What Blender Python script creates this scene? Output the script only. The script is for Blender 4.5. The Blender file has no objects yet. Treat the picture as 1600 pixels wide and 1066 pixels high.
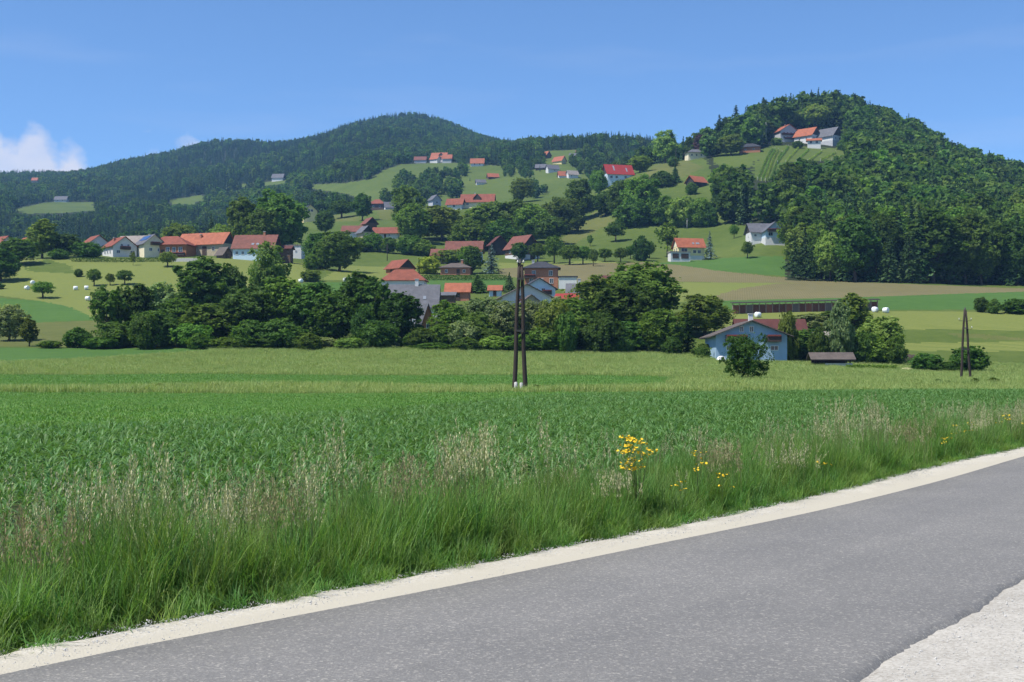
import bpy, math, random
import numpy as np
from mathutils import Vector, Matrix
R = math.radians
random.seed(7)
scene = bpy.context.scene
COL = scene.collection

# ---------------------------------------------------------------- camera, sky, sun, exposure
FPX, HOR, EYE, CX = 2000.0, 574.0, 1.67, 800.0      # focal length in pixels of the 1600 px frame, horizon row, eye height
cam_d = bpy.data.cameras.new('camera'); cam = bpy.data.objects.new('camera', cam_d); COL.objects.link(cam)
cam.location = (0, 0, EYE); cam.rotation_euler = (R(90), 0, 0)
cam_d.sensor_width = 36; cam_d.lens = FPX / 1600 * 36
cam_d.shift_y = (HOR - 533) / 1600
cam_d.clip_start = 0.1; cam_d.clip_end = 30000
scene.camera = cam
SUN_EL, SUN_AZ = R(59), R(243)                       # azimuth clockwise from +Y: sun high on the left, a little behind the camera
sun_d = bpy.data.lights.new('sun', 'SUN'); sun_d.energy = 5.0; sun_d.angle = R(0.53); sun_d.color = (1, .955, .88)
sun = bpy.data.objects.new('sun', sun_d); COL.objects.link(sun)
SDIR = Vector((math.sin(SUN_AZ) * math.cos(SUN_EL), math.cos(SUN_AZ) * math.cos(SUN_EL), math.sin(SUN_EL)))
sun.rotation_euler = SDIR.to_track_quat('Z', 'Y').to_euler(); sun.location = SDIR * 500
world = bpy.data.worlds.new('World'); scene.world = world; world.use_nodes = True
scene.view_settings.view_transform = 'Standard'; scene.view_settings.look = 'None'
scene.view_settings.exposure = 0.42; scene.view_settings.gamma = 1.0
scene.render.engine = 'CYCLES'
cy = scene.cycles
cy.max_bounces = 5; cy.diffuse_bounces = 3; cy.glossy_bounces = 1; cy.transmission_bounces = 3; cy.transparent_max_bounces = 4
cy.use_light_tree = False; cy.volume_bounces = 0; cy.use_denoising = True; cy.sample_clamp_indirect = 4
try: cy.denoiser = 'OPENIMAGEDENOISE'
except Exception: pass

def build_world():
    nt = world.node_tree; N = nt.nodes; Lk = nt.links; N.clear()
    out = N.new('ShaderNodeOutputWorld'); bg = N.new('ShaderNodeBackground'); Lk.new(bg.outputs[0], out.inputs[0])
    sky = N.new('ShaderNodeTexSky'); sky.sky_type = 'NISHITA'; sky.sun_disc = False
    sky.sun_elevation = SUN_EL; sky.sun_rotation = SUN_AZ; sky.altitude = 1200
    sky.air_density = 0.8; sky.dust_density = 0.05; sky.ozone_density = 5.0
    bg.inputs['Strength'].default_value = 0.13
    tc = N.new('ShaderNodeTexCoord'); sp = N.new('ShaderNodeSeparateXYZ'); Lk.new(tc.outputs['Generated'], sp.inputs[0])
    def m(op, a, b=None, c=None, clamp=False):
        n = N.new('ShaderNodeMath'); n.operation = op; n.use_clamp = clamp
        for i, v in enumerate((a, b, c)):
            if v is None: continue
            if isinstance(v, (int, float)): n.inputs[i].default_value = v
            else: Lk.new(v, n.inputs[i])
        return n.outputs[0]
    X, Y, Z = sp.outputs
    az = m('ARCTAN2', X, Y); el = m('ARCSINE', Z)
    # low cumulus banks lying along the horizon all the way round; heights swell and fall with azimuth
    nz = N.new('ShaderNodeTexNoise'); nz.inputs['Scale'].default_value = 26; nz.inputs['Detail'].default_value = 7; nz.inputs['Roughness'].default_value = .55
    mp = N.new('ShaderNodeMapping'); mp.inputs['Scale'].default_value = (1, 1, 1.5); Lk.new(tc.outputs['Generated'], mp.inputs[0]); Lk.new(mp.outputs[0], nz.inputs['Vector'])
    def bump_at(c, w, h):       # a cloud heap centred at azimuth c
        d = m('DIVIDE', m('SUBTRACT', az, c), w); g = m('MULTIPLY', m('EXPONENT', m('MULTIPLY', m('MULTIPLY', d, d), -1)), h)
        return g
    def A(x): return math.atan((x - CX) / FPX)
    def E(y): return math.atan((HOR - y) / FPX)
    base = None
    LOW = .126                                            # the banks' flat foot, low over the horizon
    heaps = [(A(56), .022, .052), (A(106), .022, .034), (A(-20), .020, .050), (A(25), .045, .038), (A(-160), .06, .05), (A(240), .028, .044), (A(292), .022, .050), (A(205), .02, .022), (A(-500), .10, .07), (-1.2, .1, .06), (-2.1, .14, .08), (2.4, .12, .07), (1.3, .1, .06), (3.0, .1, .08)]
    for c, w, h in heaps:
        b = bump_at(c, w, h); base = b if base is None else m('MAXIMUM', base, b)
    env = m('MULTIPLY', base, 40, clamp=True)
    top = m('ADD', m('ADD', base, LOW), m('MULTIPLY', m('MULTIPLY', m('SUBTRACT', nz.outputs[0], .5), .06), env))
    mask = m('MULTIPLY', m('SUBTRACT', top, el), 60, clamp=True)
    mask = m('MULTIPLY', mask, env)
    nz2 = N.new('ShaderNodeTexNoise'); nz2.inputs['Scale'].default_value = 16; nz2.inputs['Detail'].default_value = 5; Lk.new(mp.outputs[0], nz2.inputs['Vector'])
    dens = m('MULTIPLY', mask, m('MULTIPLY_ADD', nz2.outputs[0], .9, .34, clamp=True))
    # thin far cirrus
    mp2 = N.new('ShaderNodeMapping'); mp2.inputs['Scale'].default_value = (2.0, 2.0, 14); mp2.inputs['Rotation'].default_value = (0, R(14), 0); Lk.new(tc.outputs['Generated'], mp2.inputs[0])
    nz3 = N.new('ShaderNodeTexNoise'); nz3.inputs['Scale'].default_value = 1.6; nz3.inputs['Detail'].default_value = 5; Lk.new(mp2.outputs[0], nz3.inputs['Vector'])
    cir = m('MULTIPLY', m('SUBTRACT', nz3.outputs[0], .55, clamp=True), .55)
    dens = m('MAXIMUM', dens, cir)
    shade = N.new('ShaderNodeMixRGB'); Lk.new(nz.outputs[0], shade.inputs[0])
    shade.inputs[1].default_value = (3.6, 4.1, 5.2, 1); shade.inputs[2].default_value = (6.3, 5.8, 5.7, 1)
    mix = N.new('ShaderNodeMixRGB'); Lk.new(dens, mix.inputs[0])
    clear = N.new('ShaderNodeMixRGB'); clear.blend_type = 'MULTIPLY'; clear.inputs[0].default_value = 1; Lk.new(sky.outputs[0], clear.inputs[1]); clear.inputs[2].default_value = (.84, .98, 1.07, 1); Lk.new(clear.outputs[0], mix.inputs[1]); Lk.new(shade.outputs[0], mix.inputs[2])
    Lk.new(mix.outputs[0], bg.inputs[0])
build_world()

# ---------------------------------------------------------------- helpers
def tag(o, label, cat=None, group=None, kind=None):
    o['label'] = label
    if cat: o['category'] = cat
    if group: o['group'] = group
    if kind: o['kind'] = kind
    return o
def empty(name, loc, rz=0.0):
    o = bpy.data.objects.new(name, None); COL.objects.link(o); o.location = loc; o.rotation_euler = (0, 0, rz); o.empty_display_size = .3; return o
def mesh_np(name, V, F, mat=None, smooth=False):
    """V (n,3) array; F (m,k) array of equal-sized faces, or a list of faces"""
    me = bpy.data.meshes.new(name)
    if isinstance(F, np.ndarray):
        m, k = F.shape
        me.vertices.add(len(V)); me.vertices.foreach_set('co', np.asarray(V, np.float32).ravel())
        me.loops.add(m * k); me.loops.foreach_set('vertex_index', F.astype(np.int32).ravel())
        me.polygons.add(m); me.polygons.foreach_set('loop_start', (np.arange(m) * k).astype(np.int32))
        me.update(calc_edges=True)
    else:
        me.from_pydata([tuple(v) for v in V], [], F); me.update()
    if smooth: me.polygons.foreach_set('use_smooth', np.ones(len(me.polygons), bool))
    if mat: me.materials.append(mat)
    return me
def obj(name, me, parent=None, loc=(0, 0, 0), rz=0.0):
    o = bpy.data.objects.new(name, me); COL.objects.link(o); o.location = loc
    if rz: o.rotation_euler = (0, 0, rz)
    if parent: o.parent = parent
    return o
def set_tint(me, t):
    a = me.attributes.new('tint', 'FLOAT', 'POINT'); a.data.foreach_set('value', np.asarray(t, np.float32))
class MB:
    def __init__(s): s.V = []; s.F = []
    def box(s, x0, x1, y0, y1, z0, z1):
        b = len(s.V); s.V += [(x, y, z) for z in (z0, z1) for y in (y0, y1) for x in (x0, x1)]
        s.F += [tuple(b + i for i in f) for f in ((0, 2, 3, 1), (4, 5, 7, 6), (0, 1, 5, 4), (2, 6, 7, 3), (0, 4, 6, 2), (1, 3, 7, 5))]; return s
    def poly(s, pts, faces):
        b = len(s.V); s.V += [tuple(p) for p in pts]; s.F += [tuple(b + i for i in f) for f in faces]; return s
    def tube(s, pts, rad, n=7):
        b = len(s.V); pts = [Vector(p) for p in pts]
        for i, p in enumerate(pts):
            d = (pts[min(i + 1, len(pts) - 1)] - pts[max(i - 1, 0)]).normalized()
            u = d.orthogonal().normalized() if abs(d.z) > .99 else d.cross(Vector((0, 0, 1))).normalized(); v = d.cross(u)
            for k in range(n):
                a = 2 * math.pi * k / n; s.V.append(tuple(p + (u * math.cos(a) + v * math.sin(a)) * rad[i]))
        for i in range(len(pts) - 1):
            for k in range(n):
                s.F.append((b + i * n + k, b + i * n + (k + 1) % n, b + (i + 1) * n + (k + 1) % n, b + (i + 1) * n + k))
        s.F.append(tuple(b + k for k in range(n - 1, -1, -1))); e = b + (len(pts) - 1) * n; s.F.append(tuple(e + k for k in range(n))); return s
    def build(s, name, mat, parent=None, smooth=False, loc=(0, 0, 0)):
        return obj(name, mesh_np(name, s.V, s.F, mat, smooth), parent, loc)

# ---------------------------------------------------------------- materials
MATS = {}
def nodes_of(name):
    m = bpy.data.materials.new(name); m.use_nodes = True; nt = m.node_tree
    return m, nt, nt.nodes, nt.links, nt.nodes['Principled BSDF']
def ramp(N, stops):
    r = N.new('ShaderNodeValToRGB'); e = r.color_ramp.elements
    while len(e) < len(stops): e.new(.5)
    for el_, (p, c) in zip(e, stops): el_.position = p; el_.color = (*c, 1)
    return r
def noise(N, Lk, vec, scale, detail=4, rough=.55):
    n = N.new('ShaderNodeTexNoise'); n.inputs['Scale'].default_value = scale; n.inputs['Detail'].default_value = detail; n.inputs['Roughness'].default_value = rough
    if vec is not None: Lk.new(vec, n.inputs['Vector'])
    return n.outputs[0]
def mixc(N, Lk, f, a, b, mode='MIX'):
    n = N.new('ShaderNodeMixRGB'); n.blend_type = mode
    for i, v in enumerate((f, a, b)):
        if isinstance(v, (int, float)): n.inputs[i].default_value = v
        elif isinstance(v, tuple): n.inputs[i].default_value = (*v, 1)
        else: Lk.new(v, n.inputs[i])
    return n.outputs[0]
def plain(name, c, rough=.7, var=.25, scale=3.0, spec=.3, bump=0.0, metal=0.0):
    """a surface colour with uneven weathering"""
    if name in MATS: return MATS[name]
    m, nt, N, Lk, P = nodes_of(name)
    tc = N.new('ShaderNodeTexCoord')
    f = noise(N, Lk, tc.outputs['Object'], scale, 6, .65)
    r = ramp(N, [(.3, tuple(v * (1 - var) for v in c)), (.7, tuple(min(1, v * (1 + var)) for v in c))]); Lk.new(f, r.inputs[0])
    Lk.new(r.outputs[0], P.inputs['Base Color']); P.inputs['Roughness'].default_value = rough; P.inputs['Specular IOR Level'].default_value = spec; P.inputs['Metallic'].default_value = metal
    if bump:
        b = N.new('ShaderNodeBump'); b.inputs['Strength'].default_value = bump; b.inputs['Distance'].default_value = .05; Lk.new(noise(N, Lk, tc.outputs['Object'], scale * 9, 4), b.inputs['Height']); Lk.new(b.outputs[0], P.inputs['Normal'])
    MATS[name] = m; return m
def tiled(name, c, var=.3):
    """roof covering: courses of tiles with weathered patches"""
    if name in MATS: return MATS[name]
    m, nt, N, Lk, P = nodes_of(name)
    tc = N.new('ShaderNodeTexCoord')
    f = noise(N, Lk, tc.outputs['Object'], .7, 6, .7)
    r = ramp(N, [(.3, tuple(v * (1 - var) for v in c)), (.7, tuple(min(1, v * (1 + var * .8)) for v in c))]); Lk.new(f, r.inputs[0])
    w = N.new('ShaderNodeTexWave'); w.wave_type = 'BANDS'; w.bands_direction = 'Z'; w.inputs['Scale'].default_value = 1.6; w.inputs['Distortion'].default_value = .6; Lk.new(tc.outputs['Object'], w.inputs['Vector'])
    w2 = noise(N, Lk, tc.outputs['Object'], 6, 3)
    k = mixc(N, Lk, .5, w.outputs[0], w2)
    col = mixc(N, Lk, .35, r.outputs[0], k, 'OVERLAY'); Lk.new(col, P.inputs['Base Color'])
    b = N.new('ShaderNodeBump'); b.inputs['Strength'].default_value = .5; b.inputs['Distance'].default_value = .06; Lk.new(k, b.inputs['Height']); Lk.new(b.outputs[0], P.inputs['Normal'])
    P.inputs['Roughness'].default_value = .75; P.inputs['Specular IOR Level'].default_value = .3
    MATS[name] = m; return m
def boards(name, c, var=.35, scale=2.2, direction='X'):
    if name in MATS: return MATS[name]
    m, nt, N, Lk, P = nodes_of(name); tc = N.new('ShaderNodeTexCoord')
    mp = N.new('ShaderNodeMapping'); mp.inputs['Scale'].default_value = (6, 6, .4); Lk.new(tc.outputs['Object'], mp.inputs[0])
    f = noise(N, Lk, mp.outputs[0], scale, 5, .7)
    r = ramp(N, [(.3, tuple(v * (1 - var) for v in c)), (.72, tuple(v * (1 + var) for v in c))]); Lk.new(f, r.inputs[0]); Lk.new(r.outputs[0], P.inputs['Base Color'])
    P.inputs['Roughness'].default_value = .8
    b = N.new('ShaderNodeBump'); b.inputs['Strength'].default_value = .4; b.inputs['Distance'].default_value = .02; Lk.new(f, b.inputs['Height']); Lk.new(b.outputs[0], P.inputs['Normal'])
    MATS[name] = m; return m
def glass():
    if 'glass' in MATS: return MATS['glass']
    m, nt, N, Lk, P = nodes_of('window_glass'); P.inputs['Base Color'].default_value = (.02, .025, .03, 1); P.inputs['Roughness'].default_value = .12; P.inputs['Specular IOR Level'].default_value = .6
    MATS['glass'] = m; return m
def leafy(name, dark, light, transl=.3, rough=.55, hue=.03, val=.25, gain=1.6, spec=.25):
    """foliage: every sprig keeps its own tint, every plant its own shade"""
    if name in MATS: return MATS[name]
    m, nt, N, Lk, P = nodes_of(name)
    at = N.new('ShaderNodeAttribute'); at.attribute_name = 'tint'
    dark = tuple(v * gain for v in dark); light = tuple(v * gain for v in light)
    c = mixc(N, Lk, at.outputs['Fac'], dark, light)
    oi = N.new('ShaderNodeObjectInfo')
    hs = N.new('ShaderNodeHueSaturation')
    mr = N.new('ShaderNodeMapRange'); Lk.new(oi.outputs['Random'], mr.inputs[0]); mr.inputs[3].default_value = 1 - val; mr.inputs[4].default_value = 1 + val; Lk.new(mr.outputs[0], hs.inputs['Value'])
    wn = N.new('ShaderNodeTexWhiteNoise'); wn.noise_dimensions = '1D'; Lk.new(oi.outputs['Random'], wn.inputs['W'])
    mr2 = N.new('ShaderNodeMapRange'); Lk.new(wn.outputs['Value'], mr2.inputs[0]); mr2.inputs[3].default_value = .5 - hue; mr2.inputs[4].default_value = .5 + hue; Lk.new(mr2.outputs[0], hs.inputs['Hue'])
    Lk.new(c, hs.inputs['Color']); Lk.new(hs.outputs[0], P.inputs['Base Color'])
    P.inputs['Roughness'].default_value = rough; P.inputs['Specular IOR Level'].default_value = spec
    tr = N.new('ShaderNodeBsdfTranslucent'); tcol = mixc(N, Lk, 1.0, hs.outputs[0], (1.25, 1.35, .6), 'MULTIPLY'); Lk.new(tcol, tr.inputs['Color'])
    mx = N.new('ShaderNodeMixShader'); mx.inputs[0].default_value = transl; Lk.new(P.outputs[0], mx.inputs[1]); Lk.new(tr.outputs[0], mx.inputs[2])
    Lk.new(mx.outputs[0], N['Material Output'].inputs['Surface'])
    MATS[name] = m; return m
def ground_mat(name, cols, s1=.02, s2=.25, s3=3.0, stripe=None, bump=.6):
    """field surface: broad patches, tufts and fine mottling; optional rows"""
    m, nt, N, Lk, P = nodes_of(name)
    g = N.new('ShaderNodeNewGeometry'); p = g.outputs['Position']
    a = noise(N, Lk, p, s1, 5, .6); b = noise(N, Lk, p, s2, 5, .65); c = noise(N, Lk, p, s3, 3, .6)
    f = mixc(N, Lk, .5, a, b); f = mixc(N, Lk, .3, f, c)
    if stripe:
        ang, sc, amt = stripe
        mp = N.new('ShaderNodeMapping'); mp.inputs['Rotation'].default_value = (0, 0, ang); Lk.new(p, mp.inputs[0])
        w = N.new('ShaderNodeTexWave'); w.inputs['Scale'].default_value = sc; w.inputs['Distortion'].default_value = 3.0; w.inputs['Detail'].default_value = 3; w.inputs['Detail Scale'].default_value = .6; Lk.new(mp.outputs[0], w.inputs['Vector'])
        f = mixc(N, Lk, amt, f, w.outputs[0])
    r = ramp(N, [(.36, cols[0]), (.5, cols[1]), (.64, cols[2])]); Lk.new(f, r.inputs[0]); Lk.new(r.outputs[0], P.inputs['Base Color'])
    P.inputs['Roughness'].default_value = .9; P.inputs['Specular IOR Level'].default_value = .1
    bp = N.new('ShaderNodeBump'); bp.inputs['Strength'].default_value = bump; bp.inputs['Distance'].default_value = .35; Lk.new(mixc(N, Lk, .5, b, c), bp.inputs['Height']); Lk.new(bp.outputs[0], P.inputs['Normal'])
    return m

# ---------------------------------------------------------------- terrain
def pchip(x, y, xq):
    x = np.asarray(x, float); y = np.asarray(y, float); h = np.diff(x); d = np.diff(y) / h
    m = np.zeros(len(x))
    for i in range(1, len(x) - 1):
        if d[i - 1] * d[i] > 0:
            w1 = 2 * h[i] + h[i - 1]; w2 = h[i] + 2 * h[i - 1]; m[i] = (w1 + w2) / (w1 / d[i - 1] + w2 / d[i])
    m[0] = d[0]; m[-1] = d[-1]
    k = np.clip(np.searchsorted(x, xq) - 1, 0, len(x) - 2); t = np.clip((xq - x[k]) / h[k], 0, 1)
    return (1 + 2 * t) * (1 - t) ** 2 * y[k] + t * (1 - t) ** 2 * h[k] * m[k] + t * t * (3 - 2 * t) * y[k + 1] + t * t * (t - 1) * h[k] * m[k + 1]
XS = [-400, 0, 150, 300, 450, 600, 750, 900, 1000, 1100, 1200, 1300, 1400, 1500, 1600, 2000]
ROWS = {   # at each distance: the height of the ground, given as the picture row at which it stands
    110: [601] * 9 + [602, 603, 604, 604, 605, 605, 605],
    140: [586, 586, 586, 586, 587, 587, 587, 588, 589, 590, 592, 595, 597, 598, 598, 600],
    160: [576, 576, 576, 577, 577, 578, 578, 580, 581, 582, 585, 588, 590, 593, 593, 594],
    180: [566, 566, 566, 567, 568, 569, 570, 571, 572, 573, 576, 579, 581, 584, 585, 587],
    215: [547, 547, 548, 548, 549, 550, 551, 554, 556, 557, 560, 565, 569, 573, 575, 577],
    280: [510, 508, 506, 504, 500, 497, 497, 497, 494, 491, 489, 487, 485, 486, 488, 492],
    370: [455, 450, 452, 452, 450, 447, 446, 446, 447, 448, 450, 452, 453, 454, 457, 462],
    440: [410, 406, 405, 404, 415, 426, 426, 423, 424, 424, 428, 436, 438, 440, 443, 450],
    520: [398, 396, 394, 392, 398, 403, 403, 402, 402, 400, 378, 386, 395, 400, 408, 422],
    600: [400, 396, 390, 385, 378, 374, 378, 378, 368, 362, 345, 342, 352, 362, 376, 398],
    700: [408, 401, 392, 382, 360, 346, 346, 340, 312, 300, 292, 290, 306, 328, 346, 378],
    800: [412, 406, 396, 385, 350, 328, 322, 308, 270, 254, 244, 245, 264, 298, 324, 370],
    880: [414, 408, 398, 388, 354, 330, 318, 303, 262, 244, 222, 223, 242, 280, 310, 368],
    960: [414, 406, 397, 388, 357, 335, 325, 310, 275, 250, 200, 188, 216, 268, 304, 372],
    1050: [405, 398, 388, 378, 352, 326, 318, 305, 290, 272, 220, 193, 225, 280, 310, 380],
    1200: [375, 372, 365, 358, 335, 300, 290, 268, 290, 310, 270, 245, 272, 320, 350, 405],
    1400: [345, 340, 337, 332, 310, 262, 256, 243, 255, 300, 320, 310, 330, 370, 390, 425],
    1650: [325, 320, 315, 306, 284, 245, 247, 236, 230, 252, 330, 350, 370, 390, 400, 432],
    2000: [302, 298, 292, 274, 254, 219, 235, 250, 262, 280, 330, 360, 380, 400, 410, 440],
}
FAR = [(-400, 292), (0, 286), (60, 284), (100, 283), (150, 272), (180, 262), (230, 251), (270, 244), (310, 234), (350, 231), (400, 232), (450, 230), (500, 218), (550, 200), (600, 190), (640, 187), (680, 192), (720, 206), (760, 223), (800, 235), (840, 246), (900, 264), (1000, 287), (1100, 302), (1300, 372), (2000, 452)]
GX = np.arange(-400, 2001, 4.0); GL = np.linspace(math.log(88), math.log(5000), 900)
def build_table():
    Ds = sorted(ROWS); rows = [np.full(len(GX), HOR + EYE * FPX / 88)]
    rows += [pchip(XS, ROWS[d], GX) for d in Ds]
    f = pchip([p[0] for p in FAR], [p[1] for p in FAR], GX); rows += [f, f + 48, f + 330]
    DD = np.log(np.array([88.0] + Ds + [2500, 3000, 5000])); M = np.array(rows)
    T = np.array([pchip(DD, M[:, j], GL) for j in range(len(GX))]).T
    D = np.exp(GL)[:, None]; Zt = EYE + D * (HOR - T) / FPX
    Xw = (GX[None, :] - CX) / FPX * D; Yw = np.broadcast_to(D, Xw.shape)
    fade = np.clip((Yw - 230) / 150, 0, 1); big = np.clip((Yw - 1000) / 500, 0, 1)
    n = .55 * np.sin(Xw / 31 + 1.3 * np.sin(Yw / 47)) * np.sin(Yw / 39 + .8) + .3 * np.sin(Xw / 13 + Yw / 17) + .25 * np.sin(Xw / 9.3 - Yw / 21 + 2)
    n2 = 6 * np.sin(Xw / 140 + 1.1 * np.sin(Yw / 210)) * np.sin(Yw / 180 + Xw / 390) + 3 * np.sin(Xw / 61 + Yw / 83)
    return Zt + n * fade * .8 + n2 * big
ZT = build_table()
def gz(X, Y):
    X = np.asarray(X, float); Y = np.asarray(Y, float)
    xp = np.where(Y > 1, X / np.maximum(Y, 1) * FPX + CX, CX); ii = np.clip((xp - GX[0]) / 4.0, 0, len(GX) - 1.001); jj = np.clip((np.log(np.maximum(Y, 1)) - GL[0]) / (GL[1] - GL[0]), 0, len(GL) - 1.001)
    i = ii.astype(int); j = jj.astype(int); u = ii - i; v = jj - j
    z = ZT[j, i] * (1 - u) * (1 - v) + ZT[j, i + 1] * u * (1 - v) + ZT[j + 1, i] * (1 - u) * v + ZT[j + 1, i + 1] * u * v
    return np.where(Y < 88, 0.0, z) - .05
def rowpx(X, Y, z): return HOR - (z - EYE) * FPX / Y
def wx(x, D): return (x - CX) / FPX * D
def hit(x, y, dmin=60, dmax=3000):
    """first ground point seen at picture point x, y beyond dmin"""
    Dq = np.exp(np.linspace(math.log(dmin), math.log(dmax), 2500)); z = gz(wx(x, Dq), Dq); yy = rowpx(0, Dq, z)
    k = np.argmax(yy <= y) if (yy <= y).any() else int(np.argmin(yy))
    D = float(Dq[k]); return (float(wx(x, D)), D, float(z[k]))
def at(x, D): X = wx(x, D); return (float(X), float(D), float(gz(X, D)))
def near(x, y, z=0.0): D = (EYE - z) * FPX / (y - HOR); return (wx(x, D), D, z)
def inpoly(px, py, poly):
    c = np.zeros(np.shape(px), bool); n = len(poly)
    for i in range(n):
        (x0, y0), (x1, y1) = poly[i], poly[(i + 1) % n]
        if y0 == y1: continue
        k = ((y0 > py) != (y1 > py)) & (px < (x1 - x0) * (py - y0) / (y1 - y0) + x0); c ^= k
    return c

# land cover in picture outlines on the ground: (class, D range, outline)
MEADOW, HAY, CROP, WHEAT, TALLG, FOREST, MAIZE, TRACK, LOWC, DRYG = range(10)
MAIZE_FAR = [(x_, d_ * 1.19) for x_, d_ in [(-600, 24), (-200, 25), (0, 26.5), (150, 27.5), (300, 29), (540, 35.5), (700, 43), (800, 51), (870, 58), (1000, 63), (1300, 67), (1600, 71), (2200, 76)]]
def maize_far(xp): return np.interp(xp, [p[0] for p in MAIZE_FAR], [p[1] for p in MAIZE_FAR])
COVER = [
 (HAY, 250, 460, [(-400, 505), (-400, 400), (0, 404), (90, 404), (480, 402), (480, 440), (300, 470), (160, 500), (60, 470), (0, 462)]),
 (CROP, 250, 420, [(-400, 478), (0, 466), (60, 470), (110, 480), (155, 500), (0, 506), (-400, 510)]),
 (MEADOW, 250, 460, [(40, 412), (75, 405), (110, 415), (120, 428), (40, 424)]),
 (DRYG, 225, 300, [(-400, 512), (0, 507), (150, 501), (300, 505), (300, 545), (-400, 545)]),
 (CROP, 320, 440, [(400, 455), (480, 442), (600, 440), (600, 480), (400, 480)]),
 (CROP, 330, 440, [(660, 452), (672, 436), (800, 436), (800, 452)]),
 (HAY, 380, 480, [(560, 400), (700, 425), (620, 438), (500, 438)]),
 (HAY, 380, 500, [(780, 403), (1060, 412), (1000, 420), (780, 420)]),
 (WHEAT, 340, 520, [(780, 420), (900, 412), (1000, 410), (1060, 414), (1130, 424), (1215, 433), (1330, 438), (1330, 442), (1200, 443), (1060, 440), (900, 440), (780, 432)]),
 (CROP, 380, 500, [(1020, 412), (1060, 408), (1150, 402), (1230, 400), (1230, 432), (1130, 424), (1060, 414)]),
 (HAY, 280, 480, [(880, 446), (1060, 441), (1330, 443), (1120, 465), (1000, 480), (880, 480)]),
 (WHEAT, 260, 450, [(1105, 466), (1160, 450), (1215, 443), (1340, 441), (1600, 451), (2000, 456), (2000, 462), (1500, 459), (1300, 466), (1120, 470)]),
 (CROP, 250, 420, [(1060, 482), (1120, 470), (1300, 466), (1500, 459), (1600, 456), (2000, 462), (2000, 486), (1600, 484), (1380, 484), (1100, 489)]),
 (HAY, 232, 330, [(1060, 489), (1380, 486), (1620, 488), (2000, 490), (2000, 530), (1500, 514), (1060, 520)]),
 (HAY, 222, 300, [(1380, 536), (1620, 534), (2000, 536), (2000, 552), (1380, 548)]),
 (DRYG, 222, 300, [(1480, 521), (1540, 523), (1600, 529), (1600, 533), (1500, 527)]),
 (DRYG, 560, 860, [(880, 372), (930, 330), (945, 330), (960, 345), (900, 380), (870, 392), (830, 385)]),
 (DRYG, 640, 900, [(1020, 258), (1075, 250), (1100, 262), (1060, 280), (1000, 285)]),
 (DRYG, 560, 860, [(590, 326), (620, 326), (620, 342), (590, 345)]),
 (DRYG, 560, 860, [(520, 336), (560, 336), (560, 346), (520, 346)]),
]
FOREST_POLY = [(1110, 262), (1100, 240), (1115, 150), (1700, 100), (2000, 250), (2000, 452), (1620, 447), (1340, 441), (1226, 438), (1230, 400), (1240, 372), (1226, 352), (1160, 352), (1138, 350), (1130, 330), (1118, 300), (1120, 285)]
CLEAR = [   # clearings in the woods, seen from the road
 [(1172, 282), (1185, 236), (1205, 226), (1260, 229), (1315, 232), (1345, 250), (1290, 251), (1225, 254), (1205, 282)],
 [(1112, 240), (1160, 232), (1186, 238), (1175, 262), (1150, 262), (1120, 258)]]
FAR_CLEAR = [
 [(598, 266), (625, 257), (700, 254), (760, 258), (812, 262), (842, 256), (905, 258), (925, 275), (925, 330), (600, 325), (545, 303), (470, 293), (458, 290), (540, 286), (580, 280)],
 [(15, 330), (45, 321), (75, 316), (146, 316), (150, 329), (95, 333), (45, 334)],
 [(264, 313), (318, 304), (320, 312), (300, 320), (266, 319)], [(340, 296), (400, 284), (402, 289), (350, 298)], [(400, 287), (446, 281), (446, 287), (404, 292)],
 [(842, 262), (850, 236), (912, 234), (912, 262)]]
def land_class(X, Y, z):
    xp = X / Y * FPX + CX; yp = rowpx(X, Y, z)
    c = np.full(X.shape, MEADOW)
    mf = maize_far(xp)
    c[Y < mf] = MAIZE
    low = (Y >= mf) & (Y < 84); c[low] = LOWC
    strip = (Y >= 82) & (Y < 102) & (Y >= mf); c[strip] = TALLG
    c[(Y >= 101) & (Y < 140)] = CROP
    c[(Y >= 140) & (Y < 222)] = TALLG
    c[(xp > 1050) & (Y >= 101) & (Y < 140)] = TALLG
    c[(xp < 330) & (Y > 176 + np.clip(xp, -400, 330) * .11) & (Y < 222)] = CROP
    for k, d0, d1, poly in COVER:
        c[inpoly(xp, yp, poly) & (Y > d0) & (Y < d1)] = k
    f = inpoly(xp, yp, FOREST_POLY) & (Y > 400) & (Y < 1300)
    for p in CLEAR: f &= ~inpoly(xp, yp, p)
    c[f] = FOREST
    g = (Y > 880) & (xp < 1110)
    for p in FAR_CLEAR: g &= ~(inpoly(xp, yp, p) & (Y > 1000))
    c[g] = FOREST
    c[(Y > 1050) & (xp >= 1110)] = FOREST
    return c
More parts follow.
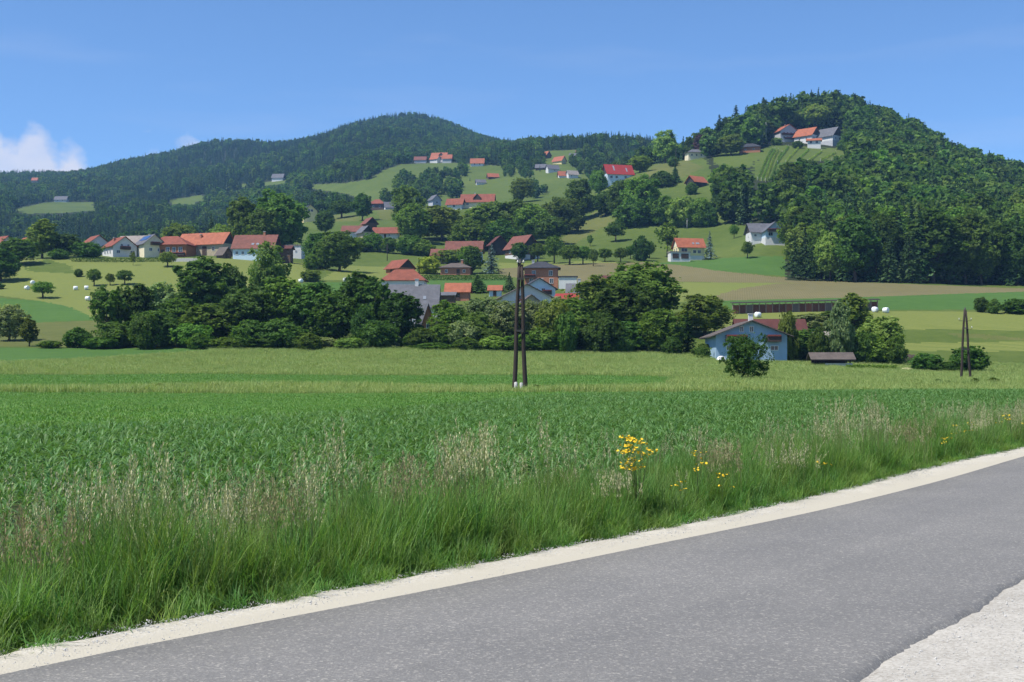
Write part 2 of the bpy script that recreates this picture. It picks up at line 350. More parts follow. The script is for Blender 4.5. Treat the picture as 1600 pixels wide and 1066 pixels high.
def build_terrain():
    xc = np.concatenate([np.linspace(-1600, -120, 60, endpoint=False), np.arange(-120, 1720, 3.6), np.linspace(1720, 3200, 60)])
    dr = np.concatenate([np.exp(np.linspace(math.log(3), math.log(24), 40, endpoint=False)), np.exp(np.linspace(math.log(24), math.log(210), 170, endpoint=False)), np.exp(np.linspace(math.log(210), math.log(1100), 330, endpoint=False)), np.exp(np.linspace(math.log(1100), math.log(3100), 140))])
    D, XP = np.meshgrid(dr, xc, indexing='ij'); X = (XP - CX) / FPX * D; Z = gz(X, D)
    nr, nc = D.shape; V = np.stack([X, D, Z], -1).reshape(-1, 3)
    idx = np.arange(nr * nc).reshape(nr, nc)
    F = np.stack([idx[:-1, :-1], idx[:-1, 1:], idx[1:, 1:], idx[1:, :-1]], -1).reshape(-1, 4)
    ctr = V[F].mean(1); rng = np.random.default_rng(3)
    jx = rng.normal(0, .0012, len(ctr)) * ctr[:, 1]; cls = land_class(ctr[:, 0] + jx, ctr[:, 1], ctr[:, 2])
    spec = {
     MEADOW: ('meadow', [(.055, .088, .017), (.082, .116, .024), (.110, .140, .034)], None, 'green hillside grassland between the houses and woods'),
     HAY: ('hay_meadow', [(.105, .138, .030), (.148, .178, .042), (.195, .212, .06)], (R(78), .28, .5), 'yellow green mown meadows on the slopes'),
     CROP: ('crop_field', [(.046, .102, .021), (.062, .128, .027), (.080, .15, .035)], (R(12), .8, .12), 'even bright green crop fields'),
     WHEAT: ('wheat_field', [(.12, .112, .048), (.15, .135, .062), (.18, .155, .078)], (R(10), .5, .15), 'brownish tan strips of ripening grain'),
     TALLG: ('tall_grass_field', [(.07, .11, .028), (.095, .135, .038), (.13, .155, .055)], None, 'uncut grass meadow beyond the maize'),
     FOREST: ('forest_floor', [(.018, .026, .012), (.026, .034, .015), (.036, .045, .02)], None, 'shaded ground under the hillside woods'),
     MAIZE: ('maize_field', [(.028, .045, .014), (.045, .06, .02), (.06, .07, .028)], None, 'weedy soil under the young maize'),
     LOWC: ('low_crop_field', [(.060, .125, .026), (.072, .145, .031), (.088, .165, .038)], None, 'smooth low green crop behind the maize'),
     DRYG: ('dry_grass', [(.08, .098, .026), (.105, .12, .034), (.135, .14, .046)], None, 'thin dry yellowish grass on the slopes'),
    }
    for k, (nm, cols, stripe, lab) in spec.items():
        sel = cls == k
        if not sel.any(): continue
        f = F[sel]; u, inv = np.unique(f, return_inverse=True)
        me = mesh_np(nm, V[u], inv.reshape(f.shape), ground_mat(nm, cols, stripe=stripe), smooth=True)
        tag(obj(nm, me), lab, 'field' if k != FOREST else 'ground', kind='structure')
build_terrain()
# ground behind and beside the standpoint
tag(obj('ground', mesh_np('ground', [(-400, -300, -.09), (400, -300, -.09), (400, 3.05, -.09), (-400, 3.05, -.09)], [(0, 1, 2, 3)], ground_mat('ground', [(.05, .085, .02), (.075, .11, .028), (.1, .13, .04)]))), 'grass ground behind the standpoint', 'ground', kind='structure')

# ---------------------------------------------------------------- road, shoulders
def polyline(pts, step=.12, ext=70):
    P = [Vector(near(x, y)[:2]) for x, y in pts]
    P = [P[0] + (P[0] - P[2]).normalized() * ext] + P + [P[-1] + (P[-1] - P[-3]).normalized() * ext]
    s = [0]
    for a, b in zip(P, P[1:]): s.append(s[-1] + (b - a).length)
    q = np.arange(0, s[-1], step); return np.stack([pchip(s, [p.x for p in P], q), pchip(s, [p.y for p in P], q)], 1)
FARE = polyline([(0, 1054), (187, 1015), (300, 993), (700, 916), (981, 859), (1268, 800), (1450, 756), (1600, 713)])
GRAV = polyline([(0, 1022), (187, 984), (300, 963), (540, 919), (800, 868), (1080, 816), (1300, 769), (1450, 731), (1600, 699)])
NEARE = polyline([(1311, 1066), (1400, 1009), (1450, 982), (1500, 955), (1550, 925), (1600, 897)], step=.03, ext=60)
def normals2(P):
    t = np.gradient(P, axis=0); t /= np.linalg.norm(t, axis=1)[:, None] + 1e-9; return np.stack([t[:, 1], -t[:, 0]], 1)     # to the right of travel
def strip(name, rows, mat, label, cat):
    """rows: list of (n,3) point rows of equal length"""
    n = len(rows[0]); V = np.concatenate(rows); k = len(rows); idx = np.arange(k * n).reshape(k, n)
    F = np.stack([idx[:-1, :-1], idx[1:, :-1], idx[1:, 1:], idx[:-1, 1:]], -1).reshape(-1, 4)
    o = obj(name, mesh_np(name, V, F, mat)); tag(o, label, cat, kind='structure'); return o
def resample(P, n):
    s = np.concatenate([[0], np.cumsum(np.linalg.norm(np.diff(P, axis=0), axis=1))]); q = np.linspace(0, s[-1], n); return np.stack([np.interp(q, s, P[:, 0]), np.interp(q, s, P[:, 1])], 1)
def fbm1(n, rng, octs, amp):
    out = np.zeros(n); t = np.arange(n)
    for per, a in octs:
        k = int(n / per) + 3; out += a * np.interp(t / per, np.arange(k), rng.normal(0, 1, k))
    return out * amp
def asphalt_mat():
    m, nt, N, Lk, P = nodes_of('asphalt'); g = N.new('ShaderNodeNewGeometry'); p = g.outputs['Position']
    v = N.new('ShaderNodeTexVoronoi'); v.inputs['Scale'].default_value = 62; v.inputs['Randomness'].default_value = 1; Lk.new(p, v.inputs['Vector'])
    v2 = N.new('ShaderNodeTexVoronoi'); v2.inputs['Scale'].default_value = 120; Lk.new(p, v2.inputs['Vector'])
    sepc = N.new('ShaderNodeSeparateColor'); Lk.new(v.outputs['Color'], sepc.inputs[0])
    sepd = N.new('ShaderNodeSeparateColor'); Lk.new(v2.outputs['Color'], sepd.inputs[0])
    r1 = ramp(N, [(0, (.125, .125, .128)), (.62, (.158, .158, .161)), (.88, (.195, .195, .195)), (1, (.36, .35, .33))]); Lk.new(sepc.outputs[0], r1.inputs[0])
    r2 = ramp(N, [(0, (.115, .115, .118)), (.8, (.16, .16, .163)), (1, (.27, .265, .255))]); Lk.new(sepd.outputs[1], r2.inputs[0])
    c = mixc(N, Lk, .45, r1.outputs[0], r2.outputs[0])
    big = ramp(N, [(.35, (.93, .93, .935)), (.65, (1.07, 1.065, 1.06))]); Lk.new(noise(N, Lk, p, .55, 4, .6), big.inputs[0]); c = mixc(N, Lk, 1, c, big.outputs[0], 'MULTIPLY'); c = mixc(N, Lk, 1, c, (1.12, 1.085, 1.0), 'MULTIPLY')
    mpw = N.new('ShaderNodeMapping'); mpw.inputs['Rotation'].default_value = (0, 0, -math.atan2(16.7, 12.3)); mpw.inputs['Scale'].default_value = (1, 1, 1); Lk.new(p, mpw.inputs[0])
    mps = N.new('ShaderNodeMapping'); mps.inputs['Scale'].default_value = (.035, 1.1, 1); Lk.new(mpw.outputs[0], mps.inputs[0])
    trk = ramp(N, [(.36, (.94, .94, .945)), (.62, (1.06, 1.055, 1.05))]); Lk.new(noise(N, Lk, mps.outputs[0], 1.2, 5, .55), trk.inputs[0]); c = mixc(N, Lk, 1, c, trk.outputs[0], 'MULTIPLY')
    st = ramp(N, [(.60, (1, 1, 1)), (.72, (.95, .95, .945))]); Lk.new(noise(N, Lk, p, 2.6, 3, .5), st.inputs[0]); c = mixc(N, Lk, 1, c, st.outputs[0], 'MULTIPLY')
    Lk.new(c, P.inputs['Base Color']); P.inputs['Roughness'].default_value = .8; P.inputs['Specular IOR Level'].default_value = .3
    b = N.new('ShaderNodeBump'); b.inputs['Strength'].default_value = .55; b.inputs['Distance'].default_value = .006; Lk.new(mixc(N, Lk, .5, v.outputs['Distance'], sepc.outputs[1]), b.inputs['Height']); Lk.new(b.outputs[0], P.inputs['Normal']); return m
def gravel_mat(name, a, b_, c_, scale=55, sand=None):
    m, nt, N, Lk, P = nodes_of(name); g = N.new('ShaderNodeNewGeometry'); p = g.outputs['Position']
    v = N.new('ShaderNodeTexVoronoi'); v.inputs['Scale'].default_value = scale; Lk.new(p, v.inputs['Vector'])
    s = N.new('ShaderNodeSeparateColor'); Lk.new(v.outputs['Color'], s.inputs[0])
    big = noise(N, Lk, p, 1.7, 5, .6); f = mixc(N, Lk, .45, s.outputs[0], big)
    r = ramp(N, [(.06, tuple(x * .35 for x in a)), (.14, a), (.5, b_), (.9, c_)]); Lk.new(f, r.inputs[0]); gc = r.outputs[0]
    wash = ramp(N, [(.42, (.9, .89, .87)), (.6, (1.06, 1.05, 1.03))]); Lk.new(noise(N, Lk, p, .9, 6, .65), wash.inputs[0]); gc = mixc(N, Lk, 1, gc, wash.outputs[0], 'MULTIPLY')
    if sand:
        at_ = N.new('ShaderNodeAttribute'); at_.attribute_name = 'tint'; rr = ramp(N, [(.35, (1, 1, 1)), (.75, (0, 0, 0))]); Lk.new(mixc(N, Lk, .3, at_.outputs['Fac'], big), rr.inputs[0]); gc = mixc(N, Lk, rr.outputs[0], gc, sand)
    Lk.new(gc, P.inputs['Base Color'])
    P.inputs['Roughness'].default_value = .95; P.inputs['Specular IOR Level'].default_value = .1
    bp = N.new('ShaderNodeBump'); bp.inputs['Strength'].default_value = .6; bp.inputs['Distance'].default_value = .012; Lk.new(mixc(N, Lk, .5, v.outputs['Distance'], noise(N, Lk, p, 20, 4)), bp.inputs['Height']); Lk.new(bp.outputs[0], P.inputs['Normal']); return m
rng = np.random.default_rng(11)
def build_road():
    n = 2400
    far = resample(FARE, n); nr_ = resample(NEARE, n); grav = resample(GRAV, n)
    def z3(P, z): return np.concatenate([P, np.broadcast_to(np.asarray(z, float), (len(P),))[:, None]], 1)
    # asphalt: far edge straight, near edge broken and crumbling
    nn = len(NEARE); jag = fbm1(nn, rng, [(34, .014), (9, .010), (3, .006)], 1.0); nv = normals2(NEARE)
    e_top = NEARE + nv * jag[:, None]; e_bot = e_top + nv * (.035 + np.abs(fbm1(nn, rng, [(4, .02)], 1)))[:, None]
    farr = resample(FARE, nn)
    rows = [z3(farr, -.03), z3(farr + normals2(farr) * .004, 0.0)]
    for t in (.25, .5, .75): rows.append(z3(farr * (1 - t) + e_top * t, 0.0))
    rows += [z3(e_top - nv * .1, 0.0), z3(e_top - nv * .03, -.004 - np.abs(fbm1(nn, rng, [(5, .004)], 1))), z3(e_top, -.016), z3(e_bot, -.06)]
    strip('road', rows[::-1], asphalt_mat(), 'grey asphalt country road crossing the picture', 'road')
    # sandy gravel shoulder on the field side, its outer fringe loose and uneven
    fr = fbm1(n, rng, [(25, .022), (6, .018), (2, .014)], 1); gv = normals2(grav); outer = grav - gv * fr[:, None]
    rows = [z3(far + normals2(far) * .02, -.010)]
    for t in (.3, .6, .85): rows.append(z3(far * (1 - t) + outer * t, -.006 + fbm1(n, rng, [(20, .003), (5, .003)], 1)))
    rows += [z3(outer, -.012), z3(outer - gv * .12, -.06)]
    sh = strip('gravel_shoulder', rows, gravel_mat('shoulder_gravel', (.34, .31, .25), (.46, .43, .365), (.56, .535, .48), 60, (.44, .405, .325)), 'pale sandy gravel shoulder along the far road edge', 'shoulder'); set_tint(sh.data, np.repeat([0, .3, .6, .85, 1, 1], n))
    # gravel lot on the near side, a little lower than the asphalt
    nb = NEARE - normals2(NEARE) * .25
    rows = [z3(nb, -.045)] + [z3(NEARE + normals2(NEARE) * d, -.036 + fbm1(nn, rng, [(40, .004)], 1)) for d in (.1, 1, 3)] + [z3(NEARE + normals2(NEARE) * 30, -.05)]
    strip('gravel_lot', rows[::-1], gravel_mat('lot_gravel', (.29, .27, .235), (.41, .388, .345), (.5, .478, .435), 70), 'pale compacted gravel lot in the near corner', 'gravel')
build_road()

# ---------------------------------------------------------------- scattered cover (uncountable)
def gn_scatter(name, pts, rot, scl, var, protos, label, cat):
    me = bpy.data.meshes.new(name); n = len(pts); me.vertices.add(n); me.vertices.foreach_set('co', np.asarray(pts, np.float32).ravel())
    a = me.attributes.new('rot', 'FLOAT_VECTOR', 'POINT'); a.data.foreach_set('vector', np.asarray(rot, np.float32).ravel())
    a = me.attributes.new('scl', 'FLOAT_VECTOR', 'POINT'); a.data.foreach_set('vector', np.asarray(scl, np.float32).ravel())
    a = me.attributes.new('var', 'INT', 'POINT'); a.data.foreach_set('value', np.asarray(var, np.int32))
    col = bpy.data.collections.new('kinds_' + name)
    for i, p in enumerate(protos): 
        o = bpy.data.objects.new('%s_kind_%02d' % (name, i), p); col.objects.link(o)
    ng = bpy.data.node_groups.new('scatter_' + name, 'GeometryNodeTree')
    ng.interface.new_socket('Geometry', in_out='INPUT', socket_type='NodeSocketGeometry'); ng.interface.new_socket('Geometry', in_out='OUTPUT', socket_type='NodeSocketGeometry')
    N = ng.nodes; Lk = ng.links
    gi = N.new('NodeGroupInput'); go = N.new('NodeGroupOutput'); ip = N.new('GeometryNodeInstanceOnPoints'); ci = N.new('GeometryNodeCollectionInfo')
    ci.inputs['Collection'].default_value = col; ci.inputs['Separate Children'].default_value = True; ci.inputs['Reset Children'].default_value = True
    def named(nm, t):
        x = N.new('GeometryNodeInputNamedAttribute'); x.data_type = t; x.inputs['Name'].default_value = nm; return x.outputs['Attribute']
    er = N.new('FunctionNodeEulerToRotation'); Lk.new(named('rot', 'FLOAT_VECTOR'), er.inputs[0])
    Lk.new(gi.outputs[0], ip.inputs['Points']); Lk.new(ci.outputs[0], ip.inputs['Instance']); ip.inputs['Pick Instance'].default_value = True
    Lk.new(named('var', 'INT'), ip.inputs['Instance Index']); Lk.new(er.outputs[0], ip.inputs['Rotation']); Lk.new(named('scl', 'FLOAT_VECTOR'), ip.inputs['Scale'])
    Lk.new(ip.outputs[0], go.inputs[0])
    o = obj(name, me); md = o.modifiers.new('scatter', 'NODES'); md.node_group = ng
    tag(o, label, cat, kind='stuff'); return o
def blades(rng, n, rad, h0, h1, w, bend, segs=4, flop=.25):
    """grass blades in a clump -> V, F, tint"""
    V = []; F = []; T = []
    for _ in range(n):
        a = rng.uniform(0, 6.283); r = rad * math.sqrt(rng.uniform()); x, y = r * math.cos(a), r * math.sin(a)
        L = rng.uniform(h0, h1); d = rng.uniform(0, 6.283); dx, dy = math.cos(d), math.sin(d); b = rng.uniform(.15, 1) * bend; tl = rng.uniform(0, flop); ww = w * rng.uniform(.6, 1.3); t = rng.uniform()
        base = len(V); th = math.pi / 2 - tl; px = 0; pz = 0; sx, sy = -dy, dx; tw = rng.uniform(-1, 1)
        for k in range(segs + 1):
            u = k / segs; wd = ww * (1 - u ** 1.8) * (.6 + .8 * u if u < .5 else 1) * .5 + .0006
            cx_, cy_ = x + dx * px, y + dy * px; ox = sx * math.cos(tw * u) * wd; oy = sy * math.cos(tw * u) * wd
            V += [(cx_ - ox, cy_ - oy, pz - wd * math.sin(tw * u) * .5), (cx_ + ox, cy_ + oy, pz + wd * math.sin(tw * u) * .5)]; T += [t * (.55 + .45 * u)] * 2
            st = L / segs; px += math.cos(th) * st; pz += math.sin(th) * st; th -= b * (1.0 + u) / segs * 1.6
        for k in range(segs): F.append((base + 2 * k, base + 2 * k + 1, base + 2 * k + 3, base + 2 * k + 2))
    return V, F, T
def clump_mesh(name, parts, mat):
    V = []; F = []; T = []
    for v, f, t in parts:
        b = len(V); V += v; F += [tuple(b + i for i in q) for q in f]; T += t
    me = mesh_np(name, np.array(V), np.array(F), mat); set_tint(me, T); return me

# ---------------------------------------------------------------- trees
def leaf_cloud(rng, C, N, size, tint, jit=.55):
    """diamond sprigs at points C facing roughly N"""
    n = len(C); nr = N + rng.normal(0, jit, (n, 3)); nr /= np.linalg.norm(nr, axis=1)[:, None] + 1e-9
    t = np.cross(nr, rng.normal(0, 1, (n, 3))); t /= np.linalg.norm(t, axis=1)[:, None] + 1e-9; b = np.cross(nr, t)
    a = (size * rng.uniform(.6, 1.3, n))[:, None]; w = a * rng.uniform(.45, .8, n)[:, None]
    V = np.stack([C - t * a, C - b * w, C + t * a + nr * a * .15, C + b * w], 1).reshape(-1, 3)
    return V, np.arange(4 * n).reshape(n, 4), np.repeat(tint, 4)
def limbs_mesh(name, tubes, mat):
    m = MB()
    for pts, rad in tubes: m.tube(pts, rad, 6)
    return mesh_np(name, m.V, m.F, mat, True)
def decid(seed, H=10.0, Rr=3.3, z0=1.1, nl=34, n=10500, leaf=.205, lobe=(.19, .34), squash=1.0, droop=0.0, trunk=.2, mantle=.4, leaders=9):
    """broadleaf tree of height H: meshes (trunk with limbs, crown)"""
    rng = np.random.default_rng(seed); cz = (z0 + H) / 2; rz = (H - z0) / 2
    L = []; tries = 0
    while len(L) < nl and tries < 4000:
        tries += 1
        d = rng.normal(0, 1, 3); d /= np.linalg.norm(d); r = rng.uniform(.25, .86); rl = Rr * rng.uniform(*lobe)
        taper = 1.0 if d[2] < .2 else 1 - .28 * d[2]
        c = np.array([d[0] * Rr * r * taper, d[1] * Rr * r * taper, cz + d[2] * rz * min(r + .08, .9)])
        if all(np.linalg.norm((c - q[0]) / np.array([1, 1, 1.15])) > .5 * (rl + q[1]) * .72 for q in L): L.append((c, rl))
    for _ in range(leaders):
        a = rng.uniform(0, 6.283); e_ = rng.uniform(-.2, 1.35); q = rng.uniform(.82, 1.04); L.append((np.array([math.cos(a) * math.cos(e_) * Rr * q, math.sin(a) * math.cos(e_) * Rr * q, cz + math.sin(e_) * rz * q]), Rr * rng.uniform(.12, .22)))
    Cs = []; Ns = []; Ts = []; wts = np.array([q[1] ** 2 for q in L]); wts /= wts.sum()
    for (c, rl), w in zip(L, wts):
        k = int(n * w); nsub = max(8, int(k / 26)); sd = rng.normal(0, 1, (nsub, 3)); sd[:, 2] += .12; sd /= np.linalg.norm(sd, axis=1)[:, None]
        sub = c + sd * rl * rng.uniform(.7, 1.04, nsub)[:, None] * np.array([1, 1, squash]); stint = np.clip(rng.normal(.5, .2, nsub), 0, 1)
        pick = rng.integers(0, nsub, k); p = sub[pick] + rng.normal(0, rl * .17, (k, 3)); p[:, 2] -= droop * np.abs(rng.normal(0, 1, k)) * rl
        Cs.append(p); Ns.append(sd[pick] * .9 + np.array([0, 0, .25])); Ts.append(np.clip(stint[pick] + rng.normal(0, .12, k), 0, 1))
    # an uneven outer mantle closes the gaps between the limbs
    k = int(n * mantle); ns = max(30, k // 22); sd = rng.normal(0, 1, (ns, 3)); sd /= np.linalg.norm(sd, axis=1)[:, None]; ph = rng.uniform(0, 6.28, 6)
    bump = .8 + .10 * np.sin(sd[:, 0] * 5 + ph[0]) * np.sin(sd[:, 1] * 5 + ph[1]) + .07 * np.sin(sd[:, 2] * 9 + ph[2] + 3 * sd[:, 0]) + rng.normal(0, .045, ns); tp = np.where(sd[:, 2] > .2, 1 - .2 * sd[:, 2], 1)
    sub = np.stack([sd[:, 0] * Rr * bump * tp, sd[:, 1] * Rr * bump * tp, cz + sd[:, 2] * rz * (bump + .1)], 1); st = np.clip(rng.normal(.5, .2, ns), 0, 1); pk = rng.integers(0, ns, k)
    p = sub[pk] + rng.normal(0, Rr * .075, (k, 3)); p[:, 2] -= droop * np.abs(rng.normal(0, 1, k)) * Rr * .3; Cs.append(p); Ns.append(sd[pk] + np.array([0, 0, .25])); Ts.append(np.clip(st[pk] + rng.normal(0, .12, k), 0, 1))
    V, F, T = leaf_cloud(rng, np.concatenate(Cs), np.concatenate(Ns), leaf, np.concatenate(Ts))
    me = mesh_np('crown', V, F, LEAF['mid']); set_tint(me, T)
    tubes = []; tx, ty = rng.normal(0, .12, 2); fork = z0 + .25 * (H - z0)
    tubes.append(([(0, 0, -1.2), (tx * .3, ty * .3, z0 * .5), (tx, ty, fork), (tx * 1.5, ty * 1.5, H * .82)], [trunk * 1.25, trunk, trunk * .75, trunk * .15]))
    for c, rl in L[:9]:
        mid = (c + np.array([tx, ty, fork])) / 2; mid[2] -= .08 * H; mid += rng.normal(0, .15, 3)
        tubes.append(([(tx * .8, ty * .8, fork - .12 * H * rng.uniform(0, 1)), tuple(mid), tuple(c)], [trunk * .5, trunk * .32, trunk * .1]))
    return limbs_mesh('trunk', tubes, BARK), me
def conifer(seed, H=12.0, Rr=2.3, levels=26, nb=9, z0=.8, droop=.35, leaf=.34, per=5, trunk=.16):
    rng = np.random.default_rng(seed); C = []; Nn = []; T = []; S = []
    for i in range(levels):
        u = i / (levels - 1); z = z0 + (H - z0) * u ** .92; r = Rr * (1 - u) ** .95 * rng.uniform(.8, 1.12) + .03
        for k in range(nb if u < .8 else 6):
            a = rng.uniform(0, 6.283); t = np.clip(rng.normal(.45, .2), 0, 1); rr = r * rng.uniform(.7, 1.12)
            for j in range(per):
                s = (j + rng.uniform(.2, 1)) / per; C.append((math.cos(a) * rr * s + rng.normal(0, .06), math.sin(a) * rr * s + rng.normal(0, .06), z - droop * rr * s * s + rng.normal(0, .08))); Nn.append((math.cos(a) * .6, math.sin(a) * .6, .7)); T.append(t * (.5 + .5 * s)); S.append(leaf * (1 - .62 * u))
    V, F, T = leaf_cloud(rng, np.array(C), np.array(Nn), np.array(S), np.array(T), .5)
    me = mesh_np('crown', V, F, LEAF['spruce']); set_tint(me, T)
    return limbs_mesh('trunk', [([(0, 0, -1.5), (0, 0, H * .5), (0, 0, H * .98)], [trunk, trunk * .6, .02])], BARK), me
BARK = plain('bark', (.085, .065, .048), .9, .4, 6, .1)
LEAF = {
 'mid': leafy('leaf_mid', (.025, .052, .008), (.072, .118, .019), .42, gain=2.35, spec=.1, val=.32, hue=.02),
 'dark': leafy('leaf_dark', (.018, .039, .007), (.050, .084, .016), .42, gain=2.35, spec=.1, val=.32, hue=.02),
 'light': leafy('leaf_light', (.048, .082, .015), (.11, .152, .034), .42, gain=2.35, spec=.1, val=.32, hue=.02),
 'yellow': leafy('leaf_yellow', (.07, .105, .014), (.155, .19, .028), .42, gain=2.35, spec=.1, val=.32, hue=.02),
 'olive': leafy('leaf_olive', (.034, .054, .009), (.085, .114, .021), .42, gain=2.35, spec=.1, val=.32, hue=.02),
 'willow': leafy('leaf_willow', (.052, .076, .028), (.125, .15, .062), .42, gain=2.35, spec=.1, val=.32, hue=.02),
 'spruce': leafy('needle_dark', (.011, .026, .008), (.032, .056, .016), .14, gain=2.35, spec=.1, val=.32, hue=.02),
 'blue': leafy('needle_blue', (.03, .05, .045), (.09, .125, .11), .12, gain=2.35, spec=.1, val=.32, hue=.02),
 'purple': leafy('leaf_purple', (.02, .012, .014), (.05, .026, .03), .15, gain=2.35, spec=.1, val=.32, hue=.02),
}
TREES = {}
def kinds():
    for i in range(5): TREES['round%d' % i] = decid(100 + i)
    for i in range(3): TREES['tall%d' % i] = decid(120 + i, H=10, Rr=2.5, z0=1.4, nl=30, n=9500, lobe=(.24, .4))
    for i in range(2): TREES['willow%d' % i] = decid(140 + i, H=10, Rr=3.7, z0=1.0, nl=32, n=10500, leaf=.2, lobe=(.2, .32), droop=.16)
    for i in range(3): TREES['bush%d' % i] = decid(160 + i, H=10, Rr=5.4, z0=-.6, nl=36, n=8500, leaf=.33, lobe=(.17, .3), trunk=.12)
    for i in range(3): TREES['orchard%d' % i] = decid(180 + i, H=10, Rr=4.6, z0=3.2, nl=22, n=5200, leaf=.29, lobe=(.2, .32), trunk=.32)
    for i in range(2): TREES['open%d' % i] = decid(200 + i, H=10, Rr=3.0, z0=2.4, nl=13, n=2300, leaf=.30, lobe=(.26, .38), trunk=.16, mantle=.15)
    for i in range(3): TREES['spruce%d' % i] = conifer(220 + i)
    TREES['column0'] = conifer(231, H=12, Rr=1.5, levels=30, nb=10, z0=.2, droop=-.25, leaf=.4, per=4)
    TREES['cone0'] = conifer(232, H=12, Rr=4.4, levels=30, nb=16, z0=.2, droop=.1, leaf=.5, per=6)
    TREES['fine0'] = decid(240, H=10, Rr=5.2, z0=.2, nl=34, n=9000, leaf=.2, lobe=(.16, .3), trunk=.18, mantle=.2)
kinds()
REFH = {k: (12.0 if k[:3] in ('spr', 'col', 'con') else 10.0) for k in TREES}
REFW = {}
for k, (tm, cm) in TREES.items():
    co = np.empty(len(cm.vertices) * 3, np.float32); cm.vertices.foreach_get('co', co); co = co.reshape(-1, 3)
    q = np.percentile(co, [1.0, 99.0], axis=0); REFW[k] = float(max(q[1, 0] - q[0, 0], q[1, 1] - q[0, 1])); REFH[k] = float(q[1, 2])
def tree(kind, loc, h, w, leaf, name, label, group=None, cat='tree', rz=None):
    tm, cm = TREES[kind]; e = empty(name, loc, random.uniform(0, 6.28) if rz is None else rz); sz = h / REFH[kind]; sx = w / REFW[kind] if w else sz; e.scale = (sx, sx, sz)
    t = obj('trunk', tm, e); c = obj('crown', cm, e)
    c.material_slots[0].link = 'OBJECT'; c.material_slots[0].material = LEAF[leaf]
    tag(e, label, cat, group); return e
ORD = ['first', 'second', 'third', 'fourth', 'fifth', 'sixth', 'seventh', 'eighth', 'ninth', 'tenth', 'eleventh', 'twelfth', 'thirteenth', 'fourteenth', 'fifteenth', 'sixteenth', 'seventeenth', 'eighteenth', 'nineteenth', 'twentieth']
def ordn(i):
    if i < 20: return ORD[i]
    t, u = divmod(i + 1, 10); tens = {2: 'twenty', 3: 'thirty', 4: 'forty', 8: 'eighty', 9: 'ninety', 10: 'hundred', 5: 'fifty', 6: 'sixty', 7: 'seventy'}[t]
    return tens + ('th' if not u else '-' + ORD[u - 1]) if u else tens[:-1] + 'ieth'
ADJ = {'mid': 'green', 'dark': 'dark green', 'light': 'light green', 'yellow': 'yellow green', 'olive': 'olive brown green', 'willow': 'grey green', 'spruce': 'dark green', 'blue': 'blue grey', 'purple': 'dark purple'}
NAMES = {'round': 'broadleaf_tree', 'tall': 'broadleaf_tree', 'willow': 'willow_tree', 'bush': 'bush', 'orchard': 'fruit_tree', 'open': 'airy_tree', 'spruce': 'spruce_tree', 'column': 'columnar_conifer', 'cone': 'cone_conifer', 'fine': 'leafy_tree'}
def plant_list(items, group, where):
    """items: (kind, x, base row or None, top row, width px, leaf, D or None)"""
    items = sorted(items, key=lambda t: t[1])
    for i, (k, x, yb, yt, wpx, leaf, D) in enumerate(items):
        p = at(x, D) if D else hit(x, yb, 200)
        D = p[1]; base = rowpx(0, D, p[2]); h = max(1.2, (base - yt) * D / FPX); w = wpx * D / FPX
        nm = NAMES[k.rstrip('0123456789')]
        word = {'bush': 'bush', 'spruce_tree': 'spruce', 'columnar_conifer': 'narrow conifer', 'cone_conifer': 'cone shaped conifer', 'willow_tree': 'willow', 'fruit_tree': 'fruit tree'}.get(nm, 'tree')
        tree(k, p, h, w, leaf, nm, '%s %s %s, %s from left there' % (ADJ[leaf], word, where, ordn(i)), group, 'bush' if nm == 'bush' else 'tree')

